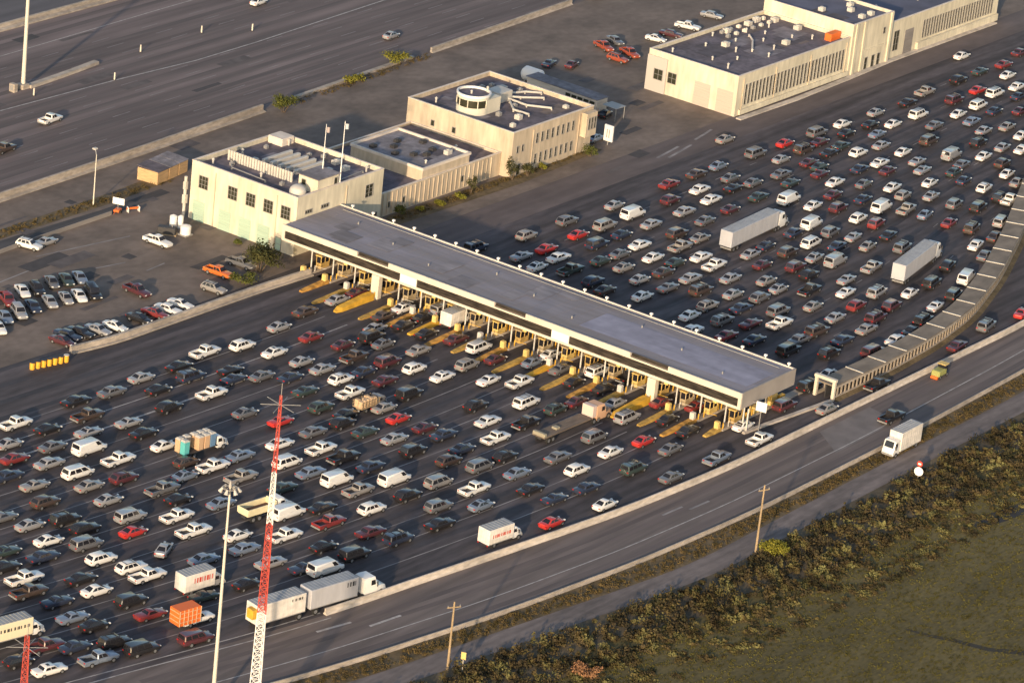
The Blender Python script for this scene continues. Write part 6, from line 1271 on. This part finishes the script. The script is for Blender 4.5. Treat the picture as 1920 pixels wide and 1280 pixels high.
def cargo(root, x0, x1, w_, z0, z1, m, marks=None, name='cargo_box', door=True):
    b = MB().bbox(x0, x1, -w_ / 2, w_ / 2, z0, z1, .06).build(name, m, root)
    if door:
        d = MB()
        for s in (-1, 1): d.box(x0 - .03, x0 - .003, s * w_ * .25 - w_ * .22, s * w_ * .25 + w_ * .22, z0 + .12, z1 - .12)
        d.build('rear_door', m, b)
    r_ = MB()
    for s in (-1, 1): r_.box(x0, x1, s * (w_ / 2 + .012) - .01, s * (w_ / 2 + .012) + .01, z0 - .02, z0 + .1)
    r_.build('side_rail', grey_m, b)
    MB().box(x0 + .08, x1 - .08, -w_ / 2 + .08, w_ / 2 - .08, z1 + .001, z1 + .012).build('roof_shade_panel', mat('truck_roof_shade', (.27, .29, .31), .6, var=.15, scale=(.5, .5, .5)), b)  # grey sheet on the box top: low-sun shade of truck roofs as colour
    rb_ = MB(); nn = int((x1 - x0) / .6)
    for i in range(1, nn):
        x = x0 + (x1 - x0) * i / nn
        for s in (-1, 1): rb_.box(x - .02, x + .02, s * (w_ / 2 + .012) - .009, s * (w_ / 2 + .012) + .009, z0 + .11, z1 - .08)
        rb_.box(x - .02, x + .02, -w_ / 2 + .1, w_ / 2 - .1, z1 + .013, z1 + .03)
    rb_.build('panel_rib', m, b)
    if marks:
        for s in (-1, 1):
            k = MB(); y = s * (w_ / 2 + .01)
            for (u0, u1, v0, v1) in marks: k.box(x0 + (x1 - x0) * u0, x0 + (x1 - x0) * u1, min(y, y + s * .01), max(y, y + s * .01), z0 + (z1 - z0) * v0, z0 + (z1 - z0) * v1)
            k.build('lettering', MARKC[0], b)
    return b
MARKC = [red_m]
def truck(name, lab, cat, x, y, deg): return thing(name, lab, cat, (x, y, .012), R(deg))
def letters(u0, n, w_, v0, v1): return [(u0 + i * w_ * 1.35, u0 + i * w_ * 1.35 + w_ * (.5 + .5 * ((i * 7) % 3) / 2), v0, v1) for i in range(n)]
def boxtruck(lab, x, y, deg, L_, col, boxm, h=3.1, w_=2.35, marks=None, cabh=2.3, cat='box truck', zb=.75, hood=True):
    K = truck('box_truck', lab, cat, x, y, deg); h0 = -L_ / 2
    cab(K, L_ / 2 - 2.0, L_ / 2, w_ * .88, cabh, paint(col), hood=hood); cargo(K, h0, L_ / 2 - 2.1, w_, zb, h, boxm, marks)
    MB().box(h0 + .1, L_ / 2 - .4, -.45, .45, .45, zb - .003).build('chassis', dark_m, K); wheels(K, (h0 + 1.3, L_ / 2 - .9), w_ / 2 - .05, .42)
    for s in (-1, 1): MB().box(h0 - .05, h0 - .035, s * w_ * .4 - .12, s * w_ * .4 + .12, zb - .25, zb - .05).build('tail_light', tail_m, K)
    return K
box_w = mat('truck_box_white', (.66, .62, .57), .6, var=.12, scale=(.5, .5, 1.2), var2=.1, scale2=(3, 3, .5)); box_s = mat('truck_box_silver', (.50, .50, .53), .45, metal=.2, var=.05, scale=(1.2, .3, .3))
def semi(lab, x, y, deg, tl, col, tm, h=4.05, cat='semi truck', marks=None, tank=False):
    K = truck('semi_truck', lab, cat, x, y, deg); tot = tl + 4.6; a = -tot / 2
    cargo(K, a, a + tl, 2.55, 1.1, h, tm, marks, 'trailer'); MB().box(a + .2, a + tl - .3, -.5, .5, .8, 1.095).build('chassis', dark_m, K)
    f = tot / 2; cab(K, f - 4.0, f, 2.35, 3.3, paint(col), True); MB().box(f - 5.6, f - .6, -.45, .45, .5, .79).build('tractor_frame', dark_m, K)
    wheels(K, (a + 1.2, a + 2.5, f - 5.2, f - 4.2 + .1, f - 1.0), 1.22, .5)
    MB().box(a + .3, a + .35, -1.1, 1.1, .5, .8).build('underride_guard', grey_m, K)
    for s in (-1, 1): MB().tube((f - 3.9, s * 1.0, 1), (f - 3.9, s * 1.0, 3.7), .08).build('exhaust', grey_m, K)
    return K
semi('white semi truck with a long silver roofed trailer, the left one beyond the canopy', 75.5, .9, 2.8, 16.8, 'w', box_s)
semi('white semi truck with a bright rear door, angled between car lanes at the far right', 86.0, -27.4, 9.8, 15.6, 'w', box_s)
# double trailer
K = truck('double_trailer_truck', 'white truck hauling two short box trailers beside the red and white tower', 'semi truck', -100.3, -42.1, -11.0)
MARKC[0] = dark_m
cargo(K, -14.3, -5.6, 2.55, 1.1, 4.0, box_w, letters(.70, 4, .05, .72, .86), 'trailer'); cargo(K, -4.7, 4.0, 2.55, 1.1, 4.05, box_s, letters(.76, 4, .04, .62, .86), 'trailer')
MB().bbox(-15.2, -14.34, -1.25, .1, 2.2, 3.6, .05).build('yellow_panel', yellow_m, K)
MB().box(-13.8, 4.0, -.5, .5, .8, 1.095).box(-5.6, -4.7, -.1, .1, .8, 1.0).build('chassis', dark_m, K); cab(K, 5.4, 9.6, 2.35, 3.3, paint('w'), True); MB().box(4.0, 9.0, -.45, .45, .5, .79).build('tractor_frame', dark_m, K)
wheels(K, (-13.2, -6.6, -3.6, 2.2, 5.0, 8.6), 1.22, .5)
MARKC[0] = red_m
boxtruck('pale box truck with red lettering, directly above the orange load truck', -110.0, -26.4, -10, 7.6, 'l', box_w, 3.3, marks=letters(.3, 8, .06, .45, .75))
boxtruck('white box truck with red lettering beside a red car at the curving barrier', -64.6, -45.6, -7.4, 7.4, 'w', box_w, 3.1, marks=letters(.15, 9, .06, .4, .62))
boxtruck('small white box truck stopped at the booths, under the white panel of the canopy', -1.6, 10.6, 0, 6.2, 'w', box_w, 3.0)
boxtruck('white box truck facing left on the dirt verge, outside the low outer barrier', 12.6, -68.3, 180.5, 8.6, 'w', box_w, 3.9, cabh=2.9, hood=False)
MARKC[0] = dark_m
boxtruck('cream delivery truck with dark lettering cut by the left edge of the frame', -141.5, -19.4, -13.0, 10.2, 'w', mat('truck_box_cream', (.72, .64, .46), .6), 3.3, marks=letters(.34, 9, .05, .5, .68))
K = truck('load_truck', 'white pickup carrying a tall bright orange caged load, below the pale box truck', 'truck', -119.4, -32.7, -11)
for nm, me, role, loc in (PROTO.get('pickup_truck') or make_proto('pickup_truck')):
    if role == 'paint': me = me.copy(); me.materials.clear(); me.materials.append(paint('w'))
    o = link(nm, me, K); o.location = loc or (0, 0, 0); o.location.x += 1.0
ob = MB().bbox(-2.9, .9, -1.1, 1.1, .75, 3.1, .06).build('orange_load', orange_m, K); cg = MB()
for i in range(6): x = -2.85 + i * .73; cg.box(x, x + .1, -1.16, -1.101, .75, 3.1)
for z in (1.3, 2.0, 2.7): cg.box(-2.9, .9, -1.2, -1.161, z, z + .08); cg.box(-2.96, -2.903, -1.0, 1.0, z, z + .08)
cg.build('cage_bars', mat('tan_bars', (.6, .42, .26), .7), ob)
# flatbed with portable toilets
K = truck('flatbed_truck', 'white flatbed truck loaded with upright portable toilets in teal, tan and blue', 'truck', -74.3, 4.4, -6)
MB().box(-4.6, 2.4, -1.15, 1.15, .95, 1.1).box(-4.5, 4.4, -.4, .4, .5, .947).build('flatbed', dark_m, K); cab(K, 2.6, 4.9, 2.1, 2.35, paint('w'), True); wheels(K, (-3.2, -2.2, 3.8), 1.1, .45)
for i, (x, y, m) in enumerate(((-4.0, .5, tan_m), (-4.0, -.65, teal_m), (-2.6, .6, grey_m), (-1.0, .6, tan_m), (-1.0, -.6, tan_m), (.3, .6, cream_y), (.3, -.6, tan_m), (1.5, .6, cream_y), (1.5, -.6, blue_m))):
    lb_ = ('tan portable toilet at the upper rear corner of the flatbed', 'teal portable toilet at the lower rear corner of the flatbed', 'grey portable toilet alone in the second row of the flatbed', 'tan portable toilet in the middle row of the flatbed, far side', 'tan portable toilet in the middle row of the flatbed, near side', 'cream portable toilet behind the near tan one in the third row', 'tan portable toilet next to the blue one on the flatbed', 'cream portable toilet behind the truck cab, far side', 'blue portable toilet behind the truck cab, near side')[i]
    ca, sa = math.cos(R(-6)), math.sin(R(-6)); Q = thing('portable_toilet', lb_, 'portable toilet', (-74.3 + x * ca - y * sa, 4.4 + x * sa + y * ca, 1.112), R(-6), 'portable toilets on the flatbed')
    MB().bbox(-.54, .54, -.5, .5, 0, 2.05, .05).build('cabin', m, Q); MB().loft([[(-.58, -.54, 2.05), (.58, -.54, 2.05), (.58, .54, 2.05), (-.58, .54, 2.05)], [(-.3, -.35, 2.28), (.3, -.35, 2.28), (.3, .35, 2.28), (-.3, .35, 2.28)]]).build('roof', offw, Q); MB().box(-.56, -.543, -.36, .36, .1, 1.9).build('door', m, Q)
# cream dump truck
K = truck('dump_truck', 'cream open dump truck with a white cab, behind the red and white tower', 'truck', -84.2, -16.6, -8)
b = MB(); b.box(-4.4, 1.3, -1.2, -1.08, 1.3, 2.3).box(-4.4, 1.3, 1.08, 1.2, 1.3, 2.3).box(-4.4, -4.28, -1.079, 1.079, 1.3, 2.3).box(1.18, 1.3, -1.079, 1.079, 1.3, 2.5).box(-4.279, 1.179, -1.079, 1.079, 1.15, 1.32); b.build('dump_bed', mat('cream_bed', (.70, .62, .40), .6, var=.08, scale=(1, 1, 1)), K)
MB().box(-4.2, 1.1, -1.0, 1.0, 1.321, 1.45).build('bed_floor', mat('rust_dirt', (.13, .07, .05), .9), K); MB().box(-4.2, 4.4, -.4, .4, .6, 1.149).build('chassis', dark_m, K); cab(K, 1.7, 4.7, 2.2, 2.6, paint('w'), True); wheels(K, (-3.2, -2.0, 3.5), 1.15, .5)
# flatbed tractor trailer with tan cab
K = truck('flatbed_semi', 'long empty flatbed trailer pulled by a tan and pink cab near the yellow island', 'semi truck', -21.8, -28.2, -1.5)
MB().box(-9.2, 3.2, -1.25, 1.25, 1.15, 1.35).build('flatbed', mat('bed_brown', (.16, .12, .09), .9, var=.2, scale=(.4, 3, 1)), K); MB().box(-9.0, 8.4, -.4, .4, .7, 1.147).build('chassis', dark_m, K)
MB().bbox(-9.2, -8.6, -1.2, 1.2, 1.353, 1.9, .05).bbox(-5.2, -4.2, -.5, .5, 1.353, 1.7, .05).build('tarp', mat('tarp', (.3, .27, .2), .9), K)
cab(K, 4.6, 8.8, 2.4, 3.0, mat('cab_tan', (.60, .36, .22), .5), True); MB().bbox(3.5, 4.5, -1.1, 1.1, 1.2, 3.1, .05).build('headboard', mat('cab_pink', (.62, .48, .42), .6), K); wheels(K, (-7.9, -6.8, 4.0, 5.1, 7.8), 1.2, .5)
# stake truck with tan load
K = truck('stake_truck', 'small stake truck piled with a tan load in the middle lanes before the canopy', 'truck', -40.6, -1.9, -2.4)
cab(K, 1.2, 3.1, 1.9, 2.0, paint('g'), True, .4); MB().box(-3.1, 1.1, -1.0, 1.0, .8, .95).box(-3, 2.8, -.35, .35, .45, .797).build('flatbed', wood_m, K); sk = MB()
for i in range(7):
    x = -3.05 + i * .68
    for s in (-1, 1): sk.box(x, x + .07, s * 1.0 - .03, s * 1.0 + .03, .95, 2.0)
for z in (1.3, 1.8):
    for s in (-1, 1): sk.box(-3.1, 1.15, s * 1.05 - .018, s * 1.05 + .018, z, z + .08)
sk.build('stake_rail', wood_m, K); rs2 = random.Random(5); ld = MB()
for i in range(9): x = -2.7 + (i % 5) * .75; y = -.4 if i < 5 else .4; ld.bbox(x - .36, x + .36, y - .38, y + .38, .95, 1.7 + rs2.random() * .5, .08)
ld.build('load', mat('load_tan', (.52, .36, .22), .9, var=.2, scale=(2, 2, 2)), K); wheels(K, (-2.0, 2.2), 1.0, .38)
# utility cart on the ramp lane
K = truck('road_sweeper', 'small yellow green machine parked against the barrier on the ramp side', 'vehicle', 45.0, -56.4, 3)
MB().bbox(-1.8, .9, -.8, .8, .55, 1.5, .15).build('body', mat('olive_paint', (.32, .32, .10), .6), K); MB().bbox(.2, 1.5, -.75, .75, 1.0, 2.1, .2).build('cabin', glass, K); MB().bbox(.1, 1.6, -.8, .8, 2.1, 2.2, .05).build('roof', cream_y, K); wheels(K, (-1.3, 1.1), .85, .35); MB().tube((-1.9, -.6, .3), (-1.9, .6, .3), .28, n=12).build('brush', orange_m, K)
